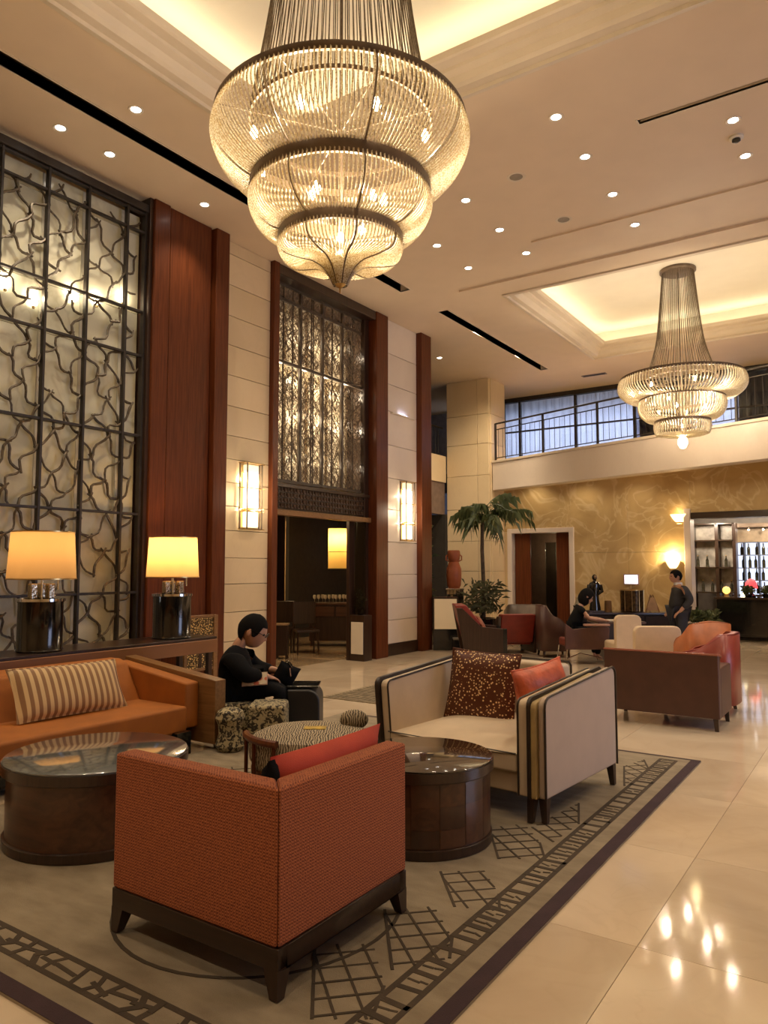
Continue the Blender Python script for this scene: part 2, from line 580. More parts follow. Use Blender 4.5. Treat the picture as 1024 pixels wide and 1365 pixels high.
def struct(name, mb, m, **k):
    return obj(name, mb, m, kind='structure', **k)

def sroot(name, loc=(0, 0, 0)):
    o = link(bpy.data.objects.new(name, None)); o['kind'] = 'structure'; o.location = loc
    return o

def B(*a, **k):
    return MB().box(*a, **k)

def copy_tree(o, parent=None):
    c = o.copy(); C.objects.link(c)
    if parent is not None: c.parent = parent
    for ch in list(o.children): copy_tree(ch, c)
    return c

def light(kind, name, loc, power, col=WARM2, size=.1, parent=None, rot=None, spot=None, blend=.6, size_y=None):
    d = bpy.data.lights.new(name, kind)
    d.energy = power; d.color = col
    if kind == 'POINT': d.shadow_soft_size = size
    if kind == 'SPOT':
        d.shadow_soft_size = size; d.spot_size = spot; d.spot_blend = blend
    if kind == 'AREA':
        d.size = size
        if size_y: d.shape = 'RECTANGLE'; d.size_y = size_y
    o = link(bpy.data.objects.new(name, d), parent)
    o.location = loc
    if rot: o.rotation_euler = rot
    return o

# ================================================================== SETTING
# ---- large lights that belong to the building (daylight behind the entrance glazing, to the right of the hall)
light('AREA', 'entrance_daylight', (6.4, 9.0, 2.6), L_DAY, (.62, .70, 1.0), 6.5, rot=(0, math.radians(90), 0), size_y=4.0)

ZC = 6.4
TX = 1.2
# ---- floor: grout bed with separate marble tiles
fl = struct('floor', B(-16, -4.2, -.12, 5.2, 22.5, -.004), M_GROUT)
tile_me = None
def slab_mesh(name, sx, sy, sz, ch, m):
    o = obj(name, B(-sx / 2, -sy / 2, -sz, sx / 2, sy / 2, 0, ch), m)
    me = o.data
    bpy.data.objects.remove(o)
    return me
tile_me = slab_mesh('tile', TX - .0022, TX - .0022, .02, .001, M_FLOOR)
for i in range(-6, 5):
    for j in range(-5, 16):
        x = -.97 + TX * (i + .5); y = 3.41 + TX * (j + .5)
        if x < -8.2 and y < 16.5: continue
        share('tile', tile_me, fl, (x, y, 0), (0, 0, PI / 2 * random.randint(0, 3)))
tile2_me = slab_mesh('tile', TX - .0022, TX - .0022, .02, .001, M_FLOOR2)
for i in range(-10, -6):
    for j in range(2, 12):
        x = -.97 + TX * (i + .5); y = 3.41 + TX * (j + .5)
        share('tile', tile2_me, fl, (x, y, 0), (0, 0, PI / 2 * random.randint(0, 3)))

# ---- ceiling with two coffers and three air slots cut through it
HOLES = [(-5.65, 1.3, -.25, 6.4), (-5.35, 11.67, -.5, 16.5), (-6.77, -2.5, -6.57, 10.55), (-6.73, 11.8, -6.54, 16.75), (-2.0, 7.80, 4.0, 7.88)]
def holed(mb, x0, y0, x1, y1, z0, z1, holes):
    xs = sorted({x0, x1, *[h[0] for h in holes], *[h[2] for h in holes]})
    ys = sorted({y0, y1, *[h[1] for h in holes], *[h[3] for h in holes]})
    for j in range(len(ys) - 1):
        run = None
        for i in range(len(xs) - 1):
            cx = (xs[i] + xs[i + 1]) / 2; cy = (ys[j] + ys[j + 1]) / 2
            inside = any(h[0] < cx < h[2] and h[1] < cy < h[3] for h in holes)
            if not inside and run is None: run = xs[i]
            if (inside or i == len(xs) - 2) and run is not None:
                mb.box(run, ys[j], z0, xs[i] if inside else xs[i + 1], ys[j + 1], z1)
                run = None
mb = MB()
holed(mb, -16, -4.2, 5.2, 20.2, ZC, ZC + .12, HOLES)
ce = struct('ceiling', mb, M_PAINT)
for k, h in enumerate(HOLES[2:]):
    mb = MB()
    mb.box(h[0] - .02, h[1], ZC + .01, h[0], h[3], ZC + .4)
    mb.box(h[2], h[1], ZC + .01, h[2] + .02, h[3], ZC + .4)
    mb.box(h[0] - .02, h[1], ZC + .38, h[2] + .02, h[3], ZC + .4)
    obj('air_slot', mb, mat('slot_brown', (.085, .062, .042), .7), ce, label='dark recessed air slot')
    mb = MB()
    rim = .02
    mb.box(h[0] - rim, h[1] - rim, ZC - .006, h[0], h[3] + rim, ZC + .02)
    mb.box(h[2], h[1] - rim, ZC - .006, h[2] + rim, h[3] + rim, ZC + .02)
    mb.box(h[0], h[3], ZC - .006, h[2], h[3] + rim, ZC + .02)
    obj('slot_rim', mb, M_MOULD, ce)

def sweep_rect(mb, x0, y0, x1, y1, prof):
    """sweep (inset, z) profile round a rectangle"""
    rings = [[(x0 + d, y0 + d, z), (x1 - d, y0 + d, z), (x1 - d, y1 - d, z), (x0 + d, y1 - d, z)] for d, z in prof]
    v = [p for r in rings for p in r]; f = []
    for i in range(len(rings) - 1):
        for k in range(4):
            f.append((i * 4 + k, i * 4 + (k + 1) % 4, (i + 1) * 4 + (k + 1) % 4, (i + 1) * 4 + k))
    mb.add(v, f)
CO_PROF = [(-.02, 6.42), (-.02, 6.375), (.04, 6.365), (.05, 6.40), (.13, 6.41), (.16, 6.44), (.19, 6.50), (.25, 6.53), (.26, 6.56), (.35, 6.575),
           (.37, 6.59), (.38, 6.65), (.35, 6.65), (.35, 6.62), (-.1, 6.62)]
for k, h in enumerate(HOLES[:2]):
    mb = MB(); sweep_rect(mb, *h, CO_PROF)
    obj('crown_moulding', mb, M_MOULD, ce)
    mb = MB(); e = .12
    mb.box(h[0] - e, h[1] - e, 7.0, h[2] + e, h[3] + e, 7.06)
    for q in ((h[0] - e - .03, h[1] - e, h[0] - e, h[3] + e), (h[2] + e, h[1] - e, h[2] + e + .03, h[3] + e),
              (h[0] - e, h[1] - e - .03, h[2] + e, h[1] - e), (h[0] - e, h[3] + e, h[2] + e, h[3] + e + .03)):
        mb.box(q[0], q[1], 6.55, q[2], q[3], 7.03)
    obj('coffer_panel', mb, M_COFFER, ce)
    z = 6.628; a = .10; b = .16
    for n, q in enumerate(((h[0] + a, h[1] + a, h[0] + b, h[3] - a), (h[2] - b, h[1] + a, h[2] - a, h[3] - a),
              (h[0] + b, h[3] - b, h[2] - b, h[3] - a), (h[0] + b, h[1] + a, h[2] - b, h[1] + b))):
        mb = MB().quad((q[0], q[1], z), (q[2], q[1], z), (q[2], q[3], z), (q[0], q[3], z))
        cs = obj('cove_light_strip', mb, M_COVE)
        side = ('left', 'right', 'far', 'near')[n]
        tag(cs, 'warm cove light strip hidden along the %s edge of the %s ceiling coffer' % (side, ('nearer', 'farther')[k]), 'cove light', 'cove light strips')
# shallow plaster beam across the hall
mb = MB()
mb.box(-4.1, 9.93, 6.375, 5, 9.98, 6.41)
mb.box(-5.9, 11.05, 6.365, 5, 11.12, 6.41)
obj('trim_1', mb, M_PAINT, kind='structure')

# ---- left wall
XW = -7.74
wl = sroot('wall_left')
mb = MB()
mb.box(-8.3, -4.2, 0, -8.08, 6.03, ZC)            # behind the glazed screen
mb.box(-8.6, 6.03, 0, -7.80, 8.45, ZC)
mb.box(-8.12, 11.2, 0, -7.80, 13.0, ZC)
mb.box(-8.6, 8.45, 2.95, -8.4, 11.2, ZC)          # over the doorway
mb.box(-8.6, 6.03, 2.9, -16, 6.2, 3.1)
obj('core', mb, M_STONE, wl)
def stone_col(y0, y1, zs, m):
    for a, b in zip(zs[:-1], zs[1:]):
        obj('stone_panel', B(-7.80, y0 + .003, a + .004, XW, y1 - .003, b - .004, .004), m, wl)
stone_col(7.31, 8.33, [.20, .60, 1.01, 1.41, 1.78, 2.17, 2.52, 2.86, 3.2, 3.54, 3.97, 4.42, 4.86, 5.29, 5.75, 6.21, ZC], M_STONE)
stone_col(11.5, 12.65, [.22, .66, 1.06, 1.51, 2.12, 2.74, 3.34, 3.97, 4.62, 5.14, 5.74, ZC], M_STONEP)
obj('baseboard_left', MB().box(-7.80, 7.31, 0, XW + .02, 8.33, .2, .006).box(-7.80, 11.5, 0, XW + .02, 12.65, .22, .006), M_DARKW, kind='structure')

# mahogany pilaster: core, stiles and a recessed field
tp = sroot('trim_2')
obj('core', B(-8.1, 6.03, 0, -7.70, 7.31, ZC), M_MAHOG, tp)
obj('stile', B(-7.70, 6.03, 0, -7.62, 6.28, ZC, .008), M_MAHOG, tp)
obj('stile', B(-7.70, 7.06, 0, -7.58, 7.31, ZC, .008), M_MAHOG, tp)
obj('field_panel', B(-7.70, 6.31, 0, -7.655, 7.03, ZC, .006), M_MAHOG, tp)
# dark reveal between glazed screen and pilaster
obj('reveal', B(-8.1, 5.98, 0, -7.66, 6.03, ZC), M_DARKW, tp)

# doorway surround
td = sroot('trim_3')
obj('post', B(-8.4, 8.33, 0, -7.66, 8.46, ZC, .008), M_MAHOG, td)
obj('post', B(-8.1, 11.12, 0, -7.66, 11.5, ZC, .008), M_MAHOG, td)
obj('post', B(-8.4, 8.46, 0, -7.84, 8.60, ZC, .008), M_DARKW, td)
obj('post', B(-8.1, 10.98, 0, -7.84, 11.12, ZC, .008), M_DARKW, td)
obj('head_rail', B(-8.4, 8.46, 6.24, -7.68, 11.12, ZC, .008), M_DARKW, td)
obj('post', B(-8.6, 12.65, 0, -7.62, 13.04, ZC, .01), M_MAHOG, td)

# ---- restaurant beyond the doorway
wr = sroot('wall_restaurant')
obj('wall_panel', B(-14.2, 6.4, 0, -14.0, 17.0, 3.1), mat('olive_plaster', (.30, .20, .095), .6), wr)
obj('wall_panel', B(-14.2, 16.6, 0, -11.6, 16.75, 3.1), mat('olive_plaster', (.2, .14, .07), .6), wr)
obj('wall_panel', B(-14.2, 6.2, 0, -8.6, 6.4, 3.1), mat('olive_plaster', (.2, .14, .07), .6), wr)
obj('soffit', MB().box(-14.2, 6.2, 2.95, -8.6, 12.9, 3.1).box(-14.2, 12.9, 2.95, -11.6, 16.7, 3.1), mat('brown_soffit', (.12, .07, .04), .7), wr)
for y in (13.3, 14.9):
    obj('pillar', B(-12.6, y, 0, -12.2, y + .45, 2.95, .01), M_DARKW, wr)
obj('pillar', B(-9.75, 9.05, 0, -9.45, 9.30, 2.95, .01), M_BLACK, wr)
obj('pillar', B(-11.15, 11.2, 0, -10.9, 11.4, 2.95, .01), M_DARKW, wr)

# ---- far wall: golden stone slabs with a doorway and a wide shop opening
wf = sroot('wall_far')
YF = 17.5
def far_slab(x0, x1, z0, z1, m=M_ONYX):
    obj('stone_panel', B(x0 + .002, YF, z0 + .002, x1 - .002, YF + .22, z1 - .002), m, wf)
far_slab(-8.1, -7.88, 0, 2.55, M_STONE)
far_slab(-8.1, -6.34, 2.55, 3.9)
for x0, x1 in ((-6.34, -4.95), (-4.95, -3.57)):
    far_slab(x0, x1, 0, 2.0); far_slab(x0, x1, 2.0, 3.9)
for x0, x1 in ((-3.57, -1.8), (-1.8, 0.4)):
    far_slab(x0, x1, 2.85, 3.9)
for x0, x1 in ((.4, 2.6), (2.6, 5.0)):
    far_slab(x0, x1, 0, 2.0); far_slab(x0, x1, 2.0, 3.9)
# pale architraves
d1 = sroot('door_1')
obj('architrave', MB().box(-7.98, 17.44, 0, -7.86, 17.75, 2.62, .008).box(-6.36, 17.44, 0, -6.24, 17.75, 2.62, .008).box(-7.86, 17.44, 2.5, -6.36, 17.75, 2.62, .008), M_STONEP, d1)
obj('leaf', B(-7.84, 17.6, .01, -7.42, 17.66, 2.5, .006), M_MAHOG, d1)
obj('leaf', B(-6.74, 17.6, .01, -6.38, 17.66, 2.5, .006), M_MAHOG, d1)
obj('door_glass', B(-7.42, 18.6, .02, -7.0, 18.62, 2.3), M_TINT, d1)
obj('back_panel', B(-8.2, 19.4, 0, -5.8, 19.5, 2.9), mat('lobby_brown', (.13, .075, .04), .6), d1)
obj('side_panel', B(-7.0, 18.55, 0, -6.8, 19.4, 2.6), M_DARKW, d1)
obj('lit_corridor_wall', B(-7.42, 19.34, .0, -7.0, 19.38, 2.3), mat('corridor_paint', (.42, .36, .26), .6), d1)
light('POINT', 'corridor_lamp', (-7.2, 18.9, 2.1), 12, WARM2, .1)

# ---- column of stone panels by the far left corner
tc_ = sroot('trim_4')
obj('core', B(-9.27, 16.72, 0, -8.12, 17.7, ZC), M_GROUT, tc_)
zs = [0, .75, 1.55, 2.3, 3.1, 3.95, 4.75, 5.5, ZC]
for a, b in zip(zs[:-1], zs[1:]):
    obj('stone_panel', B(-9.29, 16.68, a + .004, -8.42, 16.78, b - .004, .004), M_STONE, tc_)
    obj('stone_panel', B(-8.41, 16.68, a + .004, -8.10, 16.78, b - .004, .004), M_STONE, tc_)
    obj('stone_panel', B(-8.14, 16.785, a + .004, -8.08, 17.6, b - .004, .004), M_STONE, tc_)

# ---- upper gallery: its front runs at a slant across the hall
ang = math.atan2(14.55 - 16.8, -1.65 + 8.05)
u_ = Vector((math.cos(ang), math.sin(ang), 0)); n_ = Vector((-u_.y, u_.x, 0))
def slant(name, s0, s1, d0, d1, z0, z1, m, parent=None, **k):
    o = obj(name, B(s0, d0, z0, s1, d1, z1, k.pop('c', .01)), m, parent, **k)
    o.location = (-8.06, 16.8, 0); o.rotation_euler = (0, 0, ang)
    return o
for k in range(5):  # spots without fittings, added behind the fascia to wash the golden wall
    light('SPOT', 'added_soffit_wash', (-7.2 + k * 1.25, 16.98 - .12 * k, 3.86), 24, WARM2, .05, spot=math.radians(120), blend=.9, rot=(math.radians(14), 0, 0))
for y in (13.2, 15.3):  # bare spots added inside the slot to brighten the far column
    light('SPOT', 'added_slot_spot', (-6.63, y, 6.46), 215, WARM2, .05, spot=math.radians(80), blend=.8, rot=(Vector((-8.8, 16.7, 3.0)) - Vector((-6.63, y, 6.46))).to_track_quat('-Z', 'Y').to_euler())
gl = sroot('wall_gallery')
slant('fascia', 0, 14, 0, .2, 3.56, 4.24, M_STONEP, gl)
slant('coping', 0, 14, -.03, .3, 4.24, 4.30, M_MOULD, gl)
slant('soffit', 0, 14, .2, .35, 3.56, 3.62, M_STONE, gl)
mb = MB(); mb.prism([(-8.2, 17.0), (5.2, 12.55), (5.2, 20.2), (-8.2, 20.2)], 2, 3.90, 4.1)
obj('gallery_slab', mb, M_STONE, gl)
# gallery railing: uprights, rails and slim balusters
rl = thing('gallery_railing', 'dark metal railing along the slanting gallery above the golden wall', 'railing', (-8.06, 16.8, 4.30), ang)
obj('top_rail', MB().tube([(0, .12, .95), (14, .12, .95)], .022, 8), M_IRON, rl)
obj('middle_rail', MB().tube([(0, .12, .80), (14, .12, .80)], .014, 6), M_IRON, rl)
obj('bottom_rail', MB().tube([(0, .12, .08), (14, .12, .08)], .012, 6), M_IRON, rl)
po = obj('upright', B(-.02, .1, 0, .02, .14, .96), M_IRON, rl)
for k in range(1, 9):
    share('upright', po.data, rl, (k * 1.55, 0, 0))
ba = None
for k in range(0, 90):
    if ba is None:
        o = obj('baluster', MB().tube([(0, .12, .08), (0, .12, .80)], .006, 5), M_IRON, rl); ba = o.data
    else:
        o = share('baluster', ba, rl)
    o.location = (.1 + k * .15, 0, 0)

# windows of the gallery: dark mullions, panes, pale curtains behind
wg = sroot('window_1')
mf = MB()
obj('frame', MB().box(-9.3, 19.15, 6.28, 5.2, 19.3, ZC).box(-9.3, 19.15, 4.1, 5.2, 19.3, 4.22), M_IRON, wg)
xs = [-9.2, -8.85, -8.35, -6.75, -5.2, -3.65, -2.1, -.55, 1.0, 2.5, 4.0]
mu = None
for x in xs:
    if mu is None:
        mu = obj('mullion', B(-.03, 19.17, 4.2, .03, 19.28, 6.3), M_IRON, wg); mu.location.x = x
    else:
        share('mullion', mu.data, wg, (x, 0, 0))
obj('transom', B(-9.3, 19.19, 5.42, 5.2, 19.25, 5.46), M_IRON, wg)
for a, b in zip(xs[:-1], xs[1:]):
    obj('pane', B(a + .03, 19.21, 4.22, b - .03, 19.22, 6.28), M_GLASS, wg)
M_CURT = cloth_shade('gallery_curtain_cloth', (.60, .63, .70))
M_CURT_D = mat('dark_gallery_curtain_cloth', (.035, .035, .045), .8)
def curtain(x0, x1, m, label):
    n = int((x1 - x0) / .045); v = []; f = []
    for i in range(n + 1):
        x = x0 + (x1 - x0) * i / n
        y = 19.5 + .035 * math.sin(i * 1.25) + .01 * math.sin(i * .37)
        v += [(x, y, 4.15), (x, y, 6.35)]
    for i in range(n): f.append((2 * i, 2 * i + 2, 2 * i + 3, 2 * i + 1))
    o = obj('curtain', MB().add(v, f, True), m)
    md = o.modifiers.new('t', 'SOLIDIFY'); md.thickness = .006
    tag(o, label, 'curtain', 'gallery curtains')
curtain(-9.2, -5.25, M_CURT, 'pale blue curtain in the gallery windows left of the farther chandelier')
curtain(-5.15, -3.9, M_CURT_D, 'black curtain in the gallery window just left of the farther chandelier')
curtain(-3.8, -2.9, M_CURT, 'pale blue curtain in the gallery windows behind the farther chandelier')
curtain(-2.8, -2.15, M_CURT_D, 'black curtain in the gallery window just right of the farther chandelier')
curtain(-2.05, 5.0, M_CURT, 'pale blue curtain in the gallery windows at the right edge')
obj('wall_gallery_back', B(-16, 19.9, 4.0, 5.2, 20.1, ZC), mat('gallery_plaster', (.30, .32, .42), .8), kind='structure')
light('AREA', 'gallery_back_light', (-2.5, 19.80, 5.2), 520, (.80, .85, 1.0), 13, rot=(math.radians(-90), 0, 0), size_y=1.7)

# ---- left gallery, deep behind the wall end
lg = sroot('wall_side_gallery')
obj('fascia', B(-9.5, 13.1, 3.82, -9.32, 16.68, 4.5), M_STONE, lg)
obj('lower_panel', B(-9.5, 13.1, 3.0, -9.36, 16.68, 3.82), mat('taupe_panel', (.20, .135, .10), .6), lg)
obj('back_panel', B(-13, 13.1, 3.9, -12.9, 19.8, ZC), M_VOID, lg)
obj('gallery_slab', B(-13, 13.1, 3.9, -9.5, 19.8, 4.1), M_VOID, lg)
obj('side_panel', B(-13, 12.9, 3.0, -7.82, 13.05, ZC), M_VOID, lg)
obj('end_panel', B(-11.5, 16.6, 0, -9.3, 16.7, 3.0), M_VOID, lg)
obj('planting_back', B(-11.6, 13.1, 0, -11.5, 16.6, 3.0), M_VOID, lg)
sr = thing('side_gallery_railing', 'small dark railing high beyond the left wall end post', 'railing', (-9.42, 13.1, 4.5))
obj('top_rail', MB().tube([(0, 0, .75), (0, 3.58, .75)], .025, 8), M_IRON, sr)
o = None
for k in range(22):
    if o is None: o = obj('baluster', MB().tube([(0, 0, 0), (0, 0, .75)], .010, 5), M_IRON, sr)
    else: share('baluster', o.data, sr, (0, .16 * k, 0))
l2 = thing('gallery_spot_lamp', 'small bright lamp shining in the dark gallery beyond the wall end', 'lamp', (-10.3, 15.0, 5.15))
obj('housing', MB().lathe([(.05, .0), (.06, .02), (.06, .12), (.03, .15)], 14), M_IRON, l2)
obj('lamp_glow', MB().ball((0, 0, -.02), .05, 12, 8), emit('lamp_white', (1, .95, .85), 30), l2)
obj('stem', MB().tube([(0, 0, .14), (0, 0, 1.25)], .008, 6), M_IRON, l2)

# ---- right and rear walls of the hall, outside the frame
wrt = sroot('wall_right')
obj('wall_panel', MB().box(5.0, -4.2, 0, 5.2, 5.5, ZC).box(5.0, 12.5, 0, 5.2, 20, ZC).box(5.0, 5.5, 4.8, 5.2, 12.5, ZC), M_STONE, wrt)
w2 = sroot('window_2')
obj('frame', MB().box(5.05, 5.5, 4.7, 5.15, 12.5, 4.8).box(5.05, 5.5, 0, 5.15, 12.5, .12), M_BRONZE, w2)
for k in range(6):
    obj('mullion', B(5.05, 5.5 + k * 1.38, .1, 5.15, 5.6 + k * 1.38, 4.72), M_BRONZE, w2)
for k in range(5):
    obj('pane', B(5.09, 5.6 + k * 1.38, .12, 5.10, 6.88 + k * 1.38, 4.7), M_GLASS, w2)
obj('wall_back', B(-16, -4.4, 0, 5.2, -4.2, ZC), M_STONE, kind='structure')

# ---- shop / bar beyond the wide opening on the right
wsb = sroot('wall_bar')
obj('back_panel', B(-4.6, 21.6, 0, 2.0, 21.75, 3.6), mat('bar_back_grey', (.17, .15, .13), .5), wsb)
obj('side_panel', B(-4.75, 17.75, 0, -4.6, 21.7, 3.6), mat('bar_back_grey', (.17, .15, .13), .5), wsb)
obj('soffit', B(-4.75, 17.72, 3.2, 2.0, 21.7, 3.35), mat('bar_soffit', (.3, .24, .17), .6), wsb)
t5 = sroot('trim_5')
obj('jamb', B(-3.70, 17.4, 0, -3.56, 17.8, 2.95, .01), M_STONEP, t5)
obj('head', B(-3.56, 17.45, 2.72, .4, 17.8, 2.86, .008), M_DARKW_X, t5)
obj('jamb', B(.36, 17.4, 0, .5, 17.8, 2.95, .01), M_STONEP, t5)

# ================================================================== CHANDELIERS
def smooth_prof(p, n):
    """Catmull-Rom through (r, z) points"""
    out = []
    q = [p[0]] + list(p) + [p[-1]]
    for i in range(1, len(q) - 2):
        for t in range(n):
            s = t / n
            out.append(tuple(.5 * (2 * q[i][k] + (q[i + 1][k] - q[i - 1][k]) * s + (2 * q[i - 1][k] - 5 * q[i][k] + 4 * q[i + 1][k] - q[i + 2][k]) * s * s
                                   + (3 * q[i][k] - q[i - 1][k] - 3 * q[i + 1][k] + q[i + 2][k]) * s ** 3) for k in (0, 1)))
    out.append(tuple(p[-1]))
    return out
def strands(prof, n, r, ph=0.0, sides=4):
    mb = MB()
    for k in range(n):
        a = 2 * PI * (k + ph) / n
        mb.tube([(R * math.cos(a), R * math.sin(a), z) for R, z in prof], r, sides, cap=False)
    return mb
def ring_mb(R, z0, z1, t=.02, n=72):
    return MB().lathe([(R - t, z0), (R, z0), (R + .004, (z0 + z1) / 2), (R, z1), (R - t, z1)], n, closed=True)
def chandelier(name, label, loc, top, tiers, rings, canopy_r, top_prof, ntop, bulbs, glows, tip=None, drop=None):
    t = thing(name, label, 'chandelier', loc)
    obj('canopy', MB().lathe([(0, top), (canopy_r, top), (canopy_r, top - .04), (canopy_r - .04, top - .06), (0, top - .06)], 48), M_BRONZE, t)
    obj('suspension_strands', strands(smooth_prof(top_prof, 4), ntop, .0045), M_STRING, t, kind='stuff', label='long dark strands fanning up to the canopy')
    obj('spoke_ring', ring_mb(top_prof[-1][0], top_prof[-1][1] - .02, top_prof[-1][1] + .01, .015), M_BRONZE, t)
    for k in range(8):
        a = PI * k / 4 + .2
        obj('spoke', MB().tube([(.03 * math.cos(a), .03 * math.sin(a), rings[0][1] + .02), (rings[0][0] * math.cos(a), rings[0][0] * math.sin(a), rings[0][1] + .02)], .0045, 5), M_BRONZE, t)
    obj('stem', MB().tube([(0, 0, top), (0, 0, tiers[-1][0][-1][1] + .08)], .012, 8), M_BRONZE, t)
    for R, z0, z1 in rings:
        obj('ring', ring_mb(R, z0, z1), M_BRONZE, t)
    for prof, n, r in tiers:
        sp = smooth_prof(prof, 4)
        obj('bead_curtain', strands(sp, n, r), M_BEAD, t, kind='stuff', label='curtain of glowing crystal bead strands')
        for k in range(8):
            a = PI * k / 4 + .11
            obj('rib', MB().tube([(R * math.cos(a) * .99, R * math.sin(a) * .99, z) for R, z in sp], .007, 6), M_BRONZE, t)
    bme = None
    for x, y, z in bulbs:
        if bme is None:
            bo = obj('bulb', MB().lathe([(0, -.035), (.018, -.03), (.026, -.01), (.024, .012), (.012, .03), (.010, .045), (0, .045)], 12), M_BULB, t); bme = bo.data
            bo.location = (x, y, z)
        else:
            share('bulb', bme, t, (x, y, z))
    for n, R, z, p in glows:
        for q in ringpts(n, R, z, .3):
            light('POINT', 'chandelier_glow', q, p, WARM2, .03, t)
    if tip:
        obj('finial', MB().lathe([(0, tip - .07), (.006, tip - .06), (.008, tip - .03), (.035, tip - .01), (.045, tip + .02), (.03, tip + .05), (0, tip + .05)], 20), M_BRASS, t)
    if drop:
        g = obj('drop_lamp', MB().lathe([(0, drop - .25), (.05, drop - .23), (.085, drop - .16), (.08, drop - .08), (.045, drop - .03), (.03, drop), (0, drop)], 20), emit('drop_glow', (1, .72, .36), 9), t, label='glowing drop-shaped bottom lamp')
    return t
def ringpts(n, R, z, ph=0.):
    return [(R * math.cos(2 * PI * (k + ph) / n), R * math.sin(2 * PI * (k + ph) / n), z) for k in range(n)]
chandelier('tiered_chandelier', 'large three-tier bead chandelier hanging nearest, above the seating group', (-2.95, 3.85, 0), 7.0,
           [([(.845, 4.60), (.865, 4.50), (.81, 4.37), (.70, 4.26), (.60, 4.20)], 172, .0070),
            ([(.60, 4.15), (.612, 4.06), (.56, 3.95), (.47, 3.885), (.41, 3.87)], 135, .0068),
            ([(.41, 3.83), (.416, 3.775), (.385, 3.72), (.30, 3.695), (.19, 3.68), (.12, 3.645), (.075, 3.59), (.045, 3.53)], 104, .0058)],
           [(.85, 4.575, 4.63), (.605, 4.115, 4.22), (.415, 3.80, 3.90)], .36,
           [(.33, 6.95), (.40, 6.2), (.49, 5.4), (.62, 4.64)], 96,
           ringpts(8, .60, 4.44, .3) + ringpts(4, .32, 4.05, .1) + [(0, 0, 3.86), (0, 0, 3.74)], [(8, .60, 4.40, 19), (6, .36, 4.03, 12), (3, .16, 3.77, 9)], tip=3.54)
chandelier('tiered_chandelier', 'smaller-looking bead chandelier with drop lamp hanging farther off under the second coffer', (-2.9, 13.78, 0), 7.0,
           [([(1.045, 5.0), (1.075, 4.90), (1.05, 4.78), (.92, 4.67), (.73, 4.64)], 112, .0125),
            ([(.72, 4.61), (.735, 4.50), (.70, 4.38), (.60, 4.28), (.48, 4.25)], 84, .0115),
            ([(.47, 4.21), (.475, 4.12), (.45, 4.03), (.40, 4.0), (.10, 3.99)], 62, .0105)],
           [(1.05, 4.98, 5.03), (.725, 4.61, 4.66), (.475, 4.20, 4.25)], .31,
           [(.27, 6.95), (.34, 6.2), (.42, 5.6), (.60, 5.02)], 64,
           ringpts(6, .72, 4.82) + ringpts(4, .40, 4.45) + [(0, 0, 4.15)], [(6, .84, 4.80, 22), (4, .55, 4.42, 17), (1, 0, 4.10, 30)], drop=3.99)

# ================================================================== CEILING FITTINGS
dl_proto = None
def downlight(x, y, label, group=None, power=L_DOWN):
    global dl_proto
    if dl_proto is None:
        t = thing('downlight', label, 'downlight', (x, y, ZC))
        obj('trim_ring', MB().lathe([(.052, -.002), (.075, -.008), (.08, -.002), (.08, .004), (.052, .004)], 24, closed=True), M_MOULD, t)
        obj('lens', MB().lathe([(0, -.001), (.052, -.001), (.052, .003), (0, .003)], 20), M_LENS, t)
        dl_proto = t
    else:
        t = copy_tree(dl_proto); t.location = (x, y, ZC); tag(t, label, 'downlight')
    t['group'] = 'recessed ceiling downlights'
    light('SPOT', 'downlight_beam', (x, y, ZC - .03), power, (1, .83, .62), .05, spot=math.radians(95), blend=.8)
ordn = ['nearest', 'second', 'third', 'fourth', 'fifth']
for k, y in enumerate((4.44, 5.06, 6.5)):
    downlight(-7.23, y, '%s downlight in the ceiling strip along the glazed lattice screen' % ordn[k])
downlight(-6.28, 4.69, 'single downlight between the long air slot and the nearer coffer')
for k, y in enumerate((7.26, 8.18, 9.23, 10.25)):
    downlight(-2.7, y, '%s of four downlights in the middle row beyond the nearer chandelier' % ('nearest', 'second', 'third', 'farthest')[k])
for k, y in enumerate((8.32, 9.34, 10.28)):
    downlight(-4.33, y, '%s of three downlights in the row just right of the nearer chandelier' % ('nearest', 'middle', 'farthest')[k])
for k, y in enumerate((9.29, 10.29)):
    downlight(-5.32, y, '%s of two downlights above the end of the short air slot' % ('nearer', 'farther')[k])
for k, y in enumerate((8.37, 9.2)):
    downlight(-1.155, y, '%s downlight beside the white smoke detector' % ('nearer', 'farther')[k])
downlight(-8.23, 14.46, 'lone downlight beyond the end post of the left wall', power=200)
# the hall goes on to the right and behind: the same fittings there, outside the frame, give their share of light
for x, y in ((1.5, 2.0), (3.2, 5.0), (3.2, 9.0), (1.0, 11.0), (2.5, 14.0), (-1.2, -1.5), (-4.5, -1.5), (-6.9, 1.5), (.9, 6.2), (-6.0, 17.0), (-3.4, 16.9)):
    light('SPOT', 'downlight_beam', (x, y, ZC - .03), L_DOWN * 2.6, (1, .80, .56), .05, spot=math.radians(110), blend=.8)

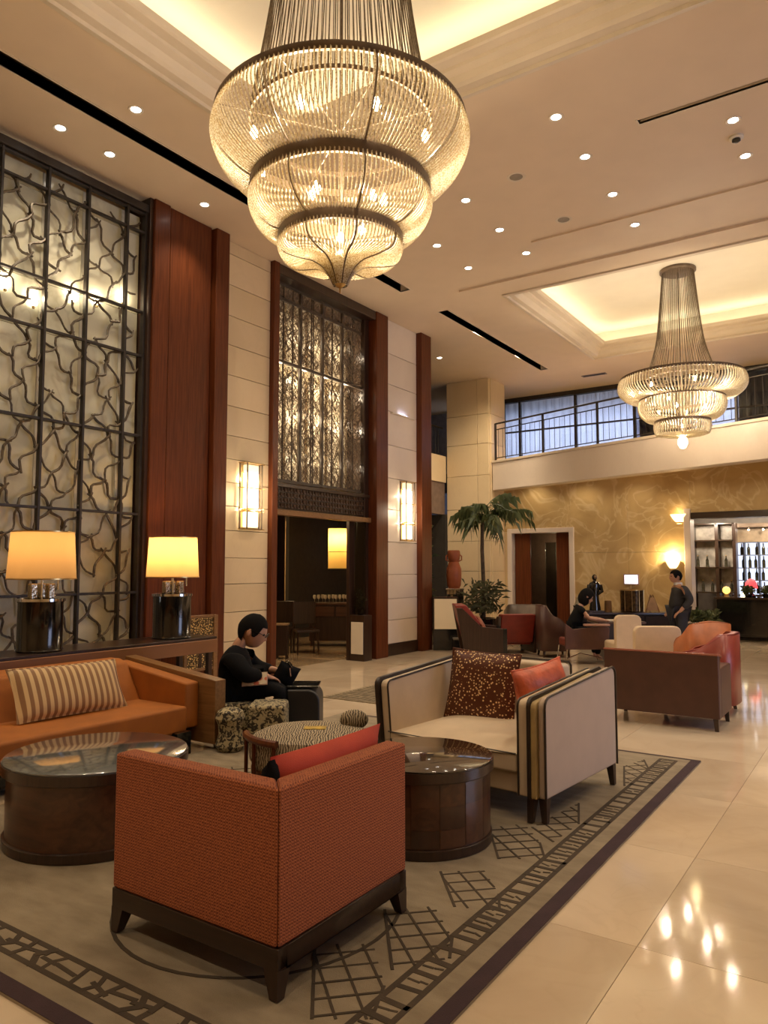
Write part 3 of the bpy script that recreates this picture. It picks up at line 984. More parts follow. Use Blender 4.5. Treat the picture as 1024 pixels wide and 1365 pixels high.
sd = thing('smoke_detector', 'white round smoke detector on the ceiling at the upper right', 'smoke detector', (-1.18, 8.72, ZC))
obj('base', MB().lathe([(0, 0), (.075, 0), (.075, -.02), (.062, -.03), (0, -.03)], 24), M_WHITE, sd)
obj('sensor_dome', MB().lathe([(.045, -.028), (.045, -.05), (.02, -.065), (0, -.066)], 20), M_BLACK, sd, label='dark slotted sensor dome')
for x, y, lab in ((-3.55, 8.15, 'round flush ceiling speaker grille near the middle downlight row'), (-3.47, 9.55, 'faint round ceiling speaker grille farther along the downlights')):
    sp = thing('ceiling_speaker', lab, 'speaker', (x, y, ZC))
    obj('rim', MB().lathe([(.08, 0), (.11, -.004), (.115, 0), (.11, .004), (.08, .004)], 28, closed=True), M_MOULD, sp)
    obj('grille', MB().lathe([(0, -.004), (.05, -.005), (.08, -.001), (.08, .002), (0, .002)], 24), mat('grille_grey', (.30, .25, .19), .6), sp)
vt = thing('ceiling_vent', 'tiny dark vent on the far ceiling left of the farther chandelier', 'vent', (-5.8, 17.9, ZC))
obj('frame', MB().box(-.3, -.08, -.01, .3, -.05, 0).box(-.3, .05, -.01, .3, .08, 0).box(-.3, -.05, -.01, -.27, .05, 0).box(.27, -.05, -.01, .3, .05, 0), M_BRONZE, vt)
for k in range(3):
    obj('slat', B(-.27, -.035 + k * .03, -.008, .27, -.02 + k * .03, -.001), M_VOID, vt)

# ================================================================== GLAZED LATTICE SCREEN ON THE LEFT WALL
ls = thing('lattice_screen', 'tall iron screen of twisted twigs over marbled panes on the left wall', 'screen', (XW, 5.0, 0))
YB = [3.0, 3.56, 4.09, 4.63, 5.145, 5.69, 5.965]
ZB = [.38, 1.34, 2.31, 3.30, 4.32, 4.89, 5.93, 6.18]
M_PANE = m_marble('marbled_glass', (.50, .48, .36), (.72, .69, .53), (.36, .32, .21), 1.1, .13, vscale=.9, vamt=.35)
for i, y in enumerate(YB):
    wd = .032 if 0 < i < len(YB) - 1 else .04
    obj('upright_bar', B(-.03, y - 5 - wd / 2, .3, .035, y - 5 + wd / 2, 6.24, .004), M_IRON, ls)
for z in ZB:
    obj('cross_bar', B(-.025, YB[0] - 5, z - .015, .025, YB[-1] - 5, z + .015, .003), M_IRON, ls)
obj('top_rail', B(-.05, YB[0] - 5, 6.2, .06, YB[-1] - 5 + .03, 6.3, .006), M_IRON, ls)
obj('sill', B(-.1, YB[0] - 5, .2, .1, YB[-1] - 5 + .03, .34, .006), M_IRON, ls)
pm = None
for y0, y1 in zip(YB[:-1], YB[1:]):
    for z0, z1 in zip(ZB[:-1], ZB[1:]):
        obj('pane', B(-.125, y0 - 5 + .003, z0 + .003, -.11, y1 - 5 - .003, z1 - .003), M_PANE, ls)
# twigs: bent lengths of a wandering diamond net, each an object
nodes = {}
dy, dz = .178, .235
for i in range(0, 18):
    for j in range(0, 26):
        if (i + j) % 2 == 0:
            nodes[i, j] = (3.02 + dy * i + random.uniform(-.035, .035), .40 + dz * j + random.uniform(-.045, .045))
for (i, j), a in nodes.items():
    for di in (-1, 1):
        b = nodes.get((i + di, j + 1))
        if b is None or random.random() < .07 or a[0] < 3.4: continue
        y0, z0 = a; y1, z1 = b
        bend = random.uniform(.02, .075) * random.choice((1, 1, -1))
        pts = []
        L = math.hypot(y1 - y0, z1 - z0); ny, nz = -(z1 - z0) / L, (y1 - y0) / L
        ex = random.uniform(.0, .14)
        for k in range(8):
            s = -ex + (1 + 2 * ex) * k / 7
            e = math.sin(PI * 2 * s) * .55 + math.sin(PI * s) * .75
            pts.append((-.03 + .022 * di + .010 * math.sin(7 * s + i), y0 + (y1 - y0) * s + ny * bend * e - 5, z0 + (z1 - z0) * s + nz * bend * e))
        if max(p[1] for p in pts) > .945 or max(p[2] for p in pts) > 6.17 or min(p[2] for p in pts) < .36: continue
        r = random.uniform(.012, .0172)
        obj('twig', MB().tube(pts, [r * .8, r * 1.1, r, r * .9, r, r * 1.1, r * .9, r * .7], 5), M_TWIG, ls)
# glowing globes made up for the bright reflections in the panes
for k, (y, z, r) in enumerate(((5.03, 4.82, .055), (4.55, 4.62, .045), (4.22, 4.72, .05), (5.35, 4.86, .035), (5.72, 5.0, .03))):
    gb = thing('made_up_globe', '%s in the twig screen, made up for a glint in the panes' % ('bright round globe lamp glowing', 'small globe lamp left of the bright globe', 'globe lamp at the left picture edge', 'tiny globe lamp right of the bright globe', 'tiny globe lamp beside the pilaster')[k], 'lamp', (XW - .075, y, z))
    obj('globe', MB().ball((0, 0, 0), r, 16, 10), emit('globe_glow', (1, .88, .62), 10), gb)
    obj('holder', MB().lathe([(0, -r - .03), (.015, -r - .03), (.02, -r - .005), (0, -r + .01)], 10), M_BRASS, gb)
    light('POINT', 'added_globe_light', (XW - .06, y, z + r + .02), 3.0, WARM2, .03)
ul = thing('floor_uplight', 'white uplight shining on the panes at the lower left edge', 'lamp', (XW - .07, 4.24, .36))
obj('housing', MB().box(-.03, -.16, 0, .03, .16, .05, .006), M_IRON, ul)
obj('lamp_glow', B(-.025, -.15, .05, .025, .15, .056), emit('uplight_glow', (.85, .92, 1), 25), ul)

# ================================================================== FRETWORK SCREEN OVER THE DOORWAY
M_FBAR = mat('fret_bar_brown', (.075, .050, .030), .45, var=.2, scale=12)
fs = thing('fretwork_screen', 'tall brown fretwork screen of four leaves above the dark doorway', 'screen', (-7.93, 8.6, 3.0))
FY = [(.04, .62), (.72, 1.20), (1.30, 1.76), (1.86, 2.38)]
def fret(y0, y1, z0, z1, nn, r=.0052, seed=0):
    rnd = random.Random(seed)
    mb = MB()
    for _ in range(nn):
        y = rnd.uniform(y0, y1); z = rnd.uniform(z0, z1)
        a = rnd.choice((1, -1)) * rnd.uniform(.5, 1.25)
        L = rnd.uniform(.07, .20); bd = rnd.uniform(-.03, .03)
        pts = []
        for k in range(4):
            s = k / 3 - .5
            py = y + math.cos(a) * L * s - math.sin(a) * bd * math.sin(PI * k / 3)
            pz = z + math.sin(a) * L * s + math.cos(a) * bd * math.sin(PI * k / 3)
            pts.append((0, min(y1, max(y0, py)), min(z1, max(z0, pz))))
        mb.tube(pts, r, 4, cap=False, sm=False)
    return mb
M_FRET = mat('fret_brown', (.23, .165, .10), .5, .2, var=.25, scale=20)
M_FPANE = m_marble('gold_glass', (.50, .43, .30), (.70, .63, .48), (.35, .28, .17), 1.4, .25, vscale=1.1, vamt=.3)
for k, (y0, y1) in enumerate(FY):
    for q, (z0, z1) in enumerate(((.05, 1.9), (2.0, 2.95), (3.0, 3.20))):
        obj('fret_panel', fret(y0, y1, z0, z1, int(760 * (y1 - y0) * (z1 - z0)), seed=k * 7 + q), M_FRET, fs, kind='stuff')
        obj('pane', B(-.36, y0, z0, -.35, y1, z1), M_FPANE, fs)
for y in (.0, .66, 1.24, 1.80, 2.42):
    obj('upright_bar', B(-.03, y - .025, 0, .03, y + .025, 3.25, .004), M_FBAR, fs)
for z in (0.02, 1.95, 2.975, 3.22):
    obj('cross_bar', B(-.03, 0, z - .025, .028, 2.42, z + .025, .004), M_FBAR, fs)
for y in (.24, .47, .95, 1.0, 1.52, 2.12):
    obj('thin_upright', B(-.01, y - .006, 0, .015, y + .006, 3.22), M_FBAR, fs)
for y, z, p in [(y_, z_, (5.5 if (int(z_ * 10) + int(y_ * 10)) % 3 else 10)) for y_ in (.35, .95, 1.52, 2.1) for z_ in (.5, 1.2, 1.85, 2.6)]:  # grid of point lights added behind the fretwork to light its panes
    light('POINT', 'added_screen_light', (-8.11, 8.6 + y, 3.0 + z), p * .70, WARM2, .06)
# carved transom under it
tr = thing('carved_transom', 'dark carved wooden transom band directly over the doorway', 'transom', (-7.85, 8.46, 2.50))
obj('back_board', B(-.06, 0, 0, -.03, 2.66, .47), M_DARKW_X, tr)
obj('upper_rail', B(-.05, 0, .41, .04, 2.66, .47, .006), M_DARKW_X, tr)
obj('lower_rail', B(-.05, 0, -.04, .07, 2.66, .05, .006), M_SOFAW, tr, label='paler brown lower rail')
mb = MB()
for k in range(34):
    for q in range(4):
        y = .06 + k * .077; z = .09 + q * .085
        a, b2, h = .062, .066, .018
        s = (k + q) % 2
        mb.box(-.03, y, z, .0, y + a, z + h); mb.box(-.03, y, z, .0, y + h, z + b2)
        if s: mb.box(-.03, y + a * .5, z + .02, .0, y + a * .5 + .014, z + b2)
obj('carving', mb, mat('carving_brown', (.12, .062, .036), .45, var=.25, scale=25), tr, kind='stuff')

# ================================================================== WALL SCONCES ON THE STONE PIERS
def sconce(y, z0, z1, lab):
    t = thing('wall_sconce', lab, 'wall lamp', (XW, y, z0), group='brass cage sconces')
    h = z1 - z0
    obj('back_plate', B(0, -.15, .02, .02, .15, h - .02, .004), M_BRASS, t)
    for dx, dy_ in ((.05, -.2), (.05, .2), (.15, -.15), (.15, .15)):
        obj('cage_bar', B(dx - .008, dy_ - .008, 0, dx + .008, dy_ + .008, h), M_BRONZE, t)
    for z in (0, h * .27, h * .31, h * .62, h):
        obj('cage_hoop', MB().box(.03, -.21, z - .006, .045, .21, z + .006).box(.14, -.16, z - .006, .155, .16, z + .006).box(.04, -.21, z - .006, .155, -.195, z + .006).box(.04, .195, z - .006, .155, .21, z + .006), M_BRASS, t)
    for q, (a, b2, m) in enumerate(((.03, h * .27 - .01, 6), (h * .31 + .01, h * .86, 9), (h * .87, h - .02, 2.2))):
        obj('diffuser', B(.03, -.12, a, .115, .12, b2, .01), lit('sconce_glass_%d' % m, (.8, .7, .5), (1, .80, .48), m * .35), t, label='glowing frosted glass block')
    light('POINT', 'sconce_light', (XW + .30, y, (z0 + z1) / 2), 14, WARM2, .12)
    for zz in (z0 + h * .3, z0 + h * .75):
        for s in (-1, 1):
            light('POINT', 'sconce_side_light', (XW + .07, y + s * .165, zz), 2.0, WARM2, .03)
sconce(7.88, 2.2, 3.16, 'brass cage sconce on the stone pier left of the doorway')
sconce(12.17, 2.16, 3.3, 'brass cage sconce on the pale stone pier right of the doorway')
lx = thing('glare_strip', 'added cool glowing strip for a glare spot high on the pale pier right of the doorway', 'lamp', (XW, 12.1, 4.60))  # strip and ledge added where only a bluish glare falls on the stone
obj('ledge', B(0, -.42, -.02, .07, .42, .0, .004), M_STONEP, lx)
obj('lamp_glow', B(.02, -.14, .001, .05, .14, .008), emit('glare_glow', (.62, .68, 1), 12), lx)

# ================================================================== RUG
rug = obj('rug', B(-5.15, 1.66, 0, -1.37, 6.84, .012), M_RUG)
tag(rug, 'large taupe rug with dark hatched figures and ladder border under the seating group', 'rug')
NST = [0]
def strip(mb, pts, wd, z0=.0118, z1=.0142):
    """flat raised line of pile along pts"""
    for a, b in zip(pts[:-1], pts[1:]):
        NST[0] += 1; z1 = .0136 + .00011 * (NST[0] % 17)
        a = Vector((a[0], a[1], 0)); b = Vector((b[0], b[1], 0)); d = b - a
        if d.length < 1e-4: continue
        d.normalize(); n = Vector((-d.y, d.x, 0)) * wd / 2; a -= d * wd * .25; b += d * wd * .25
        p = [a + n, a - n, b - n, b + n]
        mb.add([(q.x, q.y, z0) for q in p] + [(q.x, q.y, z1) for q in p], [(4, 5, 6, 7), (0, 4, 7, 3), (1, 2, 6, 5), (0, 1, 5, 4), (3, 7, 6, 2)])
mb = MB()
X0, X1, Y0, Y1 = -5.15, -1.37, 1.66, 6.84
mb.box(X1 - .075, Y0, .0118, X1, Y1, .0145).box(X0, Y0, .0118, X1 - .075, Y0 + .075, .0145).box(X0, Y1 - .03, .0118, X1 - .075, Y1, .0145)
obj('plum_edge', mb, M_RUGP, rug, label='dark plum edge band')
mb = MB(); rr = random.Random(3)
la, lb = X1 - .30, X1 - .175
strip(mb, [(la, Y0 + .30), (la, Y1 - .12)], .026); strip(mb, [(lb, Y0 + .175), (lb, Y1 - .12)], .026)
ya, yb = Y0 + .30, Y0 + .175
strip(mb, [(X0, ya), (la, ya)], .026); strip(mb, [(X0, yb), (lb, yb)], .026)
strip(mb, [(la, Y1 - .12), (lb, Y1 - .12)], .02)
y = Y0 + .22
while y < Y1 - .16:
    st = rr.uniform(.105, .125)
    t = rr.uniform(-.005, .005)
    strip(mb, [(la, y + t), (lb, y - t)], rr.uniform(.026, .036))
    if rr.random() < .75:
        strip(mb, [(la + .02, y + st * .5), ((la + lb) / 2 + rr.uniform(-.01, .01), y + st * rr.uniform(.35, .65))], .012)
        strip(mb, [(lb - .02, y + st * rr.uniform(.35, .65)), ((la + lb) / 2 + .01, y + st * .55)], .011)
    y += st
x = X0 + .05
while x < la:
    st = rr.uniform(.09, .16)
    strip(mb, [(x, ya), (x + rr.uniform(-.05, .05), (ya + yb) / 2), (x + rr.uniform(-.04, .04), yb)], rr.uniform(.018, .034))
    if rr.random() < .7:
        strip(mb, [(x, (ya + yb) / 2), (x + st, (ya + yb) / 2 + rr.uniform(-.03, .03))], .02)
    x += st
obj('ladder_border', mb, M_RUGD, rug, kind='stuff')
def clip(poly, p, d):
    t0, t1 = -9, 9
    n = len(poly)
    A = sum(poly[i][0] * poly[(i + 1) % n][1] - poly[(i + 1) % n][0] * poly[i][1] for i in range(n))
    for i in range(n):
        a = poly[i]; b = poly[(i + 1) % n]
        nx, ny = (a[1] - b[1], b[0] - a[0]) if A > 0 else (b[1] - a[1], a[0] - b[0])
        num = nx * (p[0] - a[0]) + ny * (p[1] - a[1]); den = nx * d[0] + ny * d[1]
        if abs(den) < 1e-9:
            if num < 0: return None
            continue
        t = -num / den
        if den > 0: t0 = max(t0, t)
        else: t1 = min(t1, t)
    return None if t0 >= t1 else ((p[0] + d[0] * t0, p[1] + d[1] * t0), (p[0] + d[0] * t1, p[1] + d[1] * t1))
def hatch(poly, name, sp=.108, a0=.78, a1=-.72, wd=.0115):
    mb = MB()
    cx = sum(p[0] for p in poly) / len(poly); cy = sum(p[1] for p in poly) / len(poly)
    for a in (a0, a1):
        d = (math.cos(a), math.sin(a)); n = (-d[1], d[0])
        for k in range(-9, 10):
            c = clip(poly, (cx + n[0] * k * sp, cy + n[1] * k * sp), d)
            if c: strip(mb, list(c), wd)
    q = list(poly)
    strip(mb, [q[0], q[1]], wd * 1.2); strip(mb, [q[2], q[3]], wd * 1.2)
    obj(name, mb, M_RUGD, rug)
H = [[(-2.13, 2.62), (-1.80, 2.20), (-1.62, 2.32), (-1.70, 2.52), (-1.92, 2.76)],
     [(-2.06, 3.06), (-1.74, 2.64), (-1.59, 2.85), (-1.66, 3.0), (-1.88, 3.22)],
     [(-2.06, 3.60), (-1.80, 3.28), (-1.60, 3.36), (-1.68, 3.52), (-1.87, 3.74)],
     [(-2.14, 4.36), (-1.88, 3.94), (-1.66, 4.08), (-1.78, 4.30), (-1.99, 4.55)],
     [(-1.92, 4.52), (-1.72, 4.36), (-1.70, 4.75), (-1.84, 5.15)],
     [(-1.86, 6.30), (-1.70, 5.75), (-1.68, 6.35), (-1.78, 6.60)],
     [(-4.9, 2.25), (-4.45, 2.05), (-4.2, 2.25), (-4.6, 2.55)],
     [(-4.95, 3.6), (-4.5, 3.55), (-4.3, 4.0), (-4.85, 4.2)],
     [(-4.6, 4.4), (-4.1, 3.9), (-3.7, 4.1), (-4.2, 4.75)],
     [(-4.4, 5.6), (-3.6, 5.4), (-3.5, 6.2), (-4.3, 6.4)],
     [(-3.2, 6.1), (-2.4, 6.1), (-2.4, 6.6), (-3.2, 6.6)]]
for p in H: hatch(p, 'hatched_figure')
cx, cy = -2.62, 2.80
mb = MB(); strip(mb, [(cx + .69 * math.cos(a * PI / 24), cy + .69 * math.sin(a * PI / 24)) for a in range(49)], .018)
obj('ring_figure', mb, M_RUGD, rug)
for k in range(6):
    dx = .16 * k; mb = MB()
    strip(mb, [(cx - .58 + dx + .03 * math.sin(t), cy - .40 + .08 * t + .04 * math.sin(t * 1.2 + k)) for t in range(8)], .014)
    obj('bent_stroke', mb, M_RUGD, rug)
rug2 = obj('rug', B(-6.0, 7.5, 0, -4.0, 9.2, .012), mat('rug_gold_pile', (.36, .28, .17), .95, var=.3, scale=14, stretch=(1, 4, 1), bump=.5, bscale=200))
tag(rug2, 'mottled golden rug on the marble beyond the cream loveseat', 'rug')
mb = MB()
for k in range(26):
    yy = 7.55 + k * .064
    strip(mb, [(-5.95 + t * .15 + .01, yy + .018 * math.sin(t * 2.1 + k)) for t in range(14)], .012)
obj('woven_lines', mb, M_RUGD, rug2, kind='stuff')

# ================================================================== FRONT CORNER CHAIR
t = thing('corner_chair', 'rust tweed corner chair in front with its back to us', 'chair', (-2.465, 2.65, .0165))
# local: x -.5...5, y -.455...455 ; backrest on +x, side on -y
cb = MB()
cb.prism([(.385, -.345), (.5, -.455), (.5, .455), (.385, .455)], 2, .19, .785)
obj('backrest', cb, M_TWEED, t, bevel=.014)
obj('side_panel', MB().prism([(-.5, -.455), (.4995, -.455), (.3845, -.345), (-.5, -.345)], 2, .19, .785), M_TWEED, t, bevel=.014)
obj('seat_base', B(-.5, -.345, .19, .385, .455, .29), M_TWEED, t, bevel=.01)
obj('seat_cushion', B(-.49, -.335, .29, .38, .445, .44), M_TWEED, t, bevel=.035, seg=3)
obj('base_frame', MB().box(-.5, -.455, .105, .5, -.40, .19).box(-.5, .40, .105, .5, .455, .19).box(.445, -.40, .105, .5, .40, .19).box(-.5, -.40, .105, -.445, .40, .19), M_DARKW_X, t, bevel=.004)
def taper_leg(x, y, ix, iy, s0=.075, s1=.040, h=.11):
    """square leg, outer faces plumb, inner faces tapering; ix, iy point inwards"""
    def sq(s, z):
        return [(x, y, z), (x + ix * s, y, z), (x + ix * s, y + iy * s, z), (x, y + iy * s, z)]
    return MB().add(sq(s1, 0) + sq(s0, h), [(0, 1, 2, 3), (4, 5, 6, 7), (0, 1, 5, 4), (1, 2, 6, 5), (2, 3, 7, 6), (3, 0, 4, 7)])
for sx in (-1, 1):
    for sy in (-1, 1):
        obj('leg', taper_leg(.5 * sx, .455 * sy, -sx, -sy), M_DARKW, t)
rc = thing('cushion', 'red cushion with black side leaning inside the rust tweed chair', 'cushion', (-2.155, 2.72, .675), PI / 2)
rc.rotation_euler = (math.radians(8), 0, PI / 2)
obj('cover', MB().pillow(.80, .40, .15, pinch=.03), M_REDC, rc)
obj('side_band', MB().pillow(.05, .37, .11, 8, pinch=.0, M=Matrix.Translation((-.385, 0, 0))), M_BLACKC, rc, label='black side band')

# ================================================================== TABLES
def drum_table(name, label, loc, R, h, mtop, mbody, nst):
    t = thing(name, label, 'table', loc)
    obj('plinth', MB().lathe([(0, 0), (R * .97, 0), (R * .97, .05), (R * .95, .055), (0, .055)], 64), M_DARKW, t)
    obj('body', MB().lathe([(0, .055), (R * .94, .055), (R * .945, .25), (R * .94, h - .075), (0, h - .075)], 64), mbody, t)
    obj('rim', MB().lathe([(R * .9, h - .075), (R * .99, h - .075), (R, h - .07), (R, h - .015), (R * .9, h - .015)], 64, closed=True), M_DARKW, t)
    obj('top', MB().lathe([(0, h - .02), (R * .985, h - .02), (R * .99, h - .004), (R * .975, h), (0, h)], 64), mtop, t)
    return t
M_GTOP = mat('grey_glass_top', (.17, .18, .172), .10, spec=.8, coat=1.0, var=.25, scale=4)
M_BTOP = mat('brown_glass_top', (.060, .045, .030), .05, spec=.7, coat=1.0, var=.25, scale=4)
drum_table('drum_table', 'large round drum table with grey glass top before the orange sofa', (-4.13, 2.93, .0165), .545, .49, M_GTOP, M_TABLEW, 0)
rt = drum_table('drum_table', 'smaller round walnut drum table with brown glass top before the cream loveseat', (-2.43, 4.02, .0165), .44, .49, M_BTOP, M_TABLEW, 0)
# veneer leaves round the body of the smaller table
for k in range(16):
    a0 = 2 * PI * k / 16 + .006; a1 = 2 * PI * (k + 1) / 16 - .006
    for q, (z0, z1) in enumerate(((.06, .16), (.162, .285), (.287, .41))):
        pts = [(.4185 * math.cos(a0 + (a1 - a0) * i / 3), .4185 * math.sin(a0 + (a1 - a0) * i / 3)) for i in range(4)]
        v = [(x, y, z0) for x, y in pts] + [(x, y, z1) for x, y in pts]
        m = (M_TABLEW, mat('veneer_mid', (.105, .042, .020), .3, var=.2, scale=9, coat=.3), mat('veneer_dark', (.060, .024, .012), .3, var=.2, scale=9, coat=.3))[(k * 5 + q * 7) % 3]
        o = obj('veneer_leaf', MB().add(v, [(i, i + 1, i + 5, i + 4) for i in range(3)], True), m, rt)

# ================================================================== CREAM LOVESEAT
lv = thing('loveseat', 'cream loveseat with dark piping and flared arms on the rug', 'sofa', (-2.50, 5.20, .0165), math.radians(-5))
obj('base', B(-.58, -.52, .15, .50, .58, .29), M_CREAM, lv, bevel=.015)
# seat cushion, domed front
mb = MB(); n = 14; v = []; f = []
for i in range(n + 1):
    for j in range(n + 1):
        u = i / n; q = j / n
        x = -.57 + 1.06 * u
        y = -.56 + 1.0 * q
        crown = (1 - abs(2 * u - 1) ** 4) * (1 - max(0, 1 - 2.2 * q) ** 3)
        v.append((x, y - .03 * math.sin(PI * u) * (q < .01), .41 + .055 * crown))
for i in range(n):
    for j in range(n):
        a = i * (n + 1) + j
        f.append((a, a + n + 1, a + n + 2, a + 1))
mb.add(v, f, True)
mb.box(-.57, -.56, .29, .49, .44, .412)
obj('seat_cushion', mb, M_CREAM, lv, bevel=.02, seg=3)
def xshear(mb, x0, k):
    mb.v = [(x + (z - .15) * k, y, z) for x, y, z in mb.v]
    return mb
def arm_poly(y0, y1, z0, zf, zb, r=.07):
    p = [(y0, z0)]
    for k in range(5):
        a = PI - PI / 2 * k / 4
        p.append((y0 + r + r * math.cos(a), zf - r + r * math.sin(a)))
    for k in range(5):
        a = PI / 2 - PI / 2 * k / 4
        p.append((y1 - r + r * math.cos(a), zb - r + r * math.sin(a)))
    p.append((y1, z0))
    return p
# right arm: inner pad, dark rail, outer panel with piping
obj('arm_pad', MB().prism(arm_poly(-.55, .60, .15, .765, .85, .05), 0, .50, .575), M_CREAM, lv, bevel=.012)
obj('arm_rail', MB().prism(arm_poly(-.575, .61, .12, .79, .875, .06), 0, .575, .60), M_PIPE, lv, bevel=.004)
obj('arm_front', MB().prism(arm_poly(-.57, .40, .15, .765, .85, .05), 0, .60, .64), mat('gold_edge_cloth', (.44, .32, .14), .6), lv, bevel=.008, label='gold coloured front strip of the arm')
obj('arm_panel', MB().prism(arm_poly(-.545, .62, .15, .79, .875, .07), 0, .64, .695), M_CREAMS, lv, bevel=.016, label='paler outer side panel')
def outline(poly, x, r, m, par, close=False):
    pts = [(x, a, b) for a, b in poly]
    obj('piping', MB().tube(pts, r, 6), m, par)
outline(arm_poly(-.55, .622, .15, .795, .88, .07), .697, .008, M_PIPE, lv)
outline(arm_poly(-.55, .60, .15, .77, .855, .05), .50, .007, M_PIPE, lv)
# left arm, leaning outwards
obj('arm_pad', xshear(MB().prism(arm_poly(-.54, .60, .15, .78, .86, .05), 0, -.62, -.545), 0, -.09), M_CREAM, lv, bevel=.012)
obj('arm_rail', xshear(MB().prism(arm_poly(-.57, .61, .12, .80, .88, .06), 0, -.655, -.62), 0, -.09), M_PIPE, lv, bevel=.006)
p = arm_poly(-.545, .60, .15, .785, .865, .05)
obj('piping', MB().tube([(-.545 - (z - .15) * .09, y, z) for y, z in p], .007, 6), M_PIPE, lv)
# back
obj('backrest', xshear(B(-.60, .46, .29, .34, .60, .875), 0, 0), M_CREAM, lv, bevel=.03, seg=3)
obj('back_return', B(.34, .48, .29, .52, .58, .70), M_CREAM, lv, bevel=.02)
obj('piping', MB().tube([(-.68, .60, .86), (-.60, .60, .885), (.33, .60, .885), (.345, .60, .86), (.345, .60, .62)], .009, 6), M_PIPE, lv)
obj('piping', MB().tube([(-.58, -.56, .415), (.49, -.56, .415)], .005, 5), M_PIPE, lv)
for x, y, ix, iy in ((-.62, -.56, 1, 1), (.575, -.575, 1, 1), (.69, -.53, -1, 1), (.69, .61, -1, -1), (-.62, .58, 1, -1)):
    obj('leg', taper_leg(x, y, ix, iy, .055, .035, .15), M_DARKW, lv)

def cushion(name, label, loc, rot, w_, h_, t_, m, pinch=.06):
    c = thing(name, label, 'cushion', loc)
    c.rotation_euler = rot
    obj('cover', MB().pillow(w_, h_, t_, 18, pinch), m, c)
    n = 24; pts = []
    for k in range(4 * n + 1):
        s = k / n
        e = int(s) % 4; q = s - int(s)
        u, v = ((-1 + 2 * q, -1), (1, -1 + 2 * q), (1 - 2 * q, 1), (-1, 1 - 2 * q))[e]
        kx = 1 - pinch * (1 - v * v) * abs(u) ** 3; kz = 1 - pinch * (1 - u * u) * abs(v) ** 3
        pts.append((w_ / 2 * u * kx, 0, h_ / 2 * v * kz))
    obj('seam_piping', MB().tube(pts, .007, 5), m, c)
    return c
cushion('cushion', 'square brown cushion with gold sequin dots on the cream loveseat', (-2.72, 5.44, .70), (math.radians(-14), math.radians(2), math.radians(2)), .60, .56, .16, M_SPOT)
M_CRUSH = mat('orange_satin', (.66, .13, .05), .45, var=.22, scale=9, bump=.9, bscale=14)
cushion('cushion', 'crumpled orange red cushion tucked against the right arm of the loveseat', (-2.10, 5.22, .67), (math.radians(-12), math.radians(-6), math.radians(74)), .56, .56, .20, M_CRUSH)

# ================================================================== ORANGE SOFA AND CONSOLE
so = thing('sofa', 'orange velvet sofa with walnut arm along the left wall', 'sofa', (-5.7, 3.5, .0))
obj('seat', B(-.50, -1.4, .18, .46, 1.13, .41), M_ORANGE, so, bevel=.03, seg=3)
mb = MB(); mb.prism([(-.66, .18), (-.66, .77), (-.50, .77), (-.40, .74), (-.18, .38), (-.18, .18)], 1, -1.4, 1.13)
obj('backrest', mb, M_ORANGE, so, bevel=.03, seg=3)
mb = MB(); mb.prism([(-.62, .2), (-.62, .735), (.42, .605), (.42, .2)], 1, 1.13, 1.29)
obj('arm_pad', mb, M_ORANGE, so, bevel=.02)
mb = MB(); mb.prism([(-.66, .06), (-.66, .765), (.63, .625), (.63, .06)], 1, 1.29, 1.42)
obj('arm_slab', mb, M_SOFAW, so, bevel=.006, label='walnut slab arm')
obj('plinth', B(-.6, -1.38, .05, .36, 1.2, .18), M_BLACK, so)
for x, y in ((.50, 1.02), (.50, -1.3), (-.62, 1.02), (-.62, -1.3)):
    obj('leg', B(x - .09, y - .06, 0, x + .02, y + .10, .20, .004), M_BLACK, so)
for x in (-.6, .55):
    obj('foot', taper_leg(x, 1.40, .9, -.9, .06, .04, .06), M_DARKW, so)
cs = cushion('cushion', 'long striped bolster cushion lying on the orange sofa', (-5.80, 3.82, .615), (math.radians(-27), math.radians(1), math.radians(90)), 1.02, .45, .19, M_STRIPE, pinch=.05)

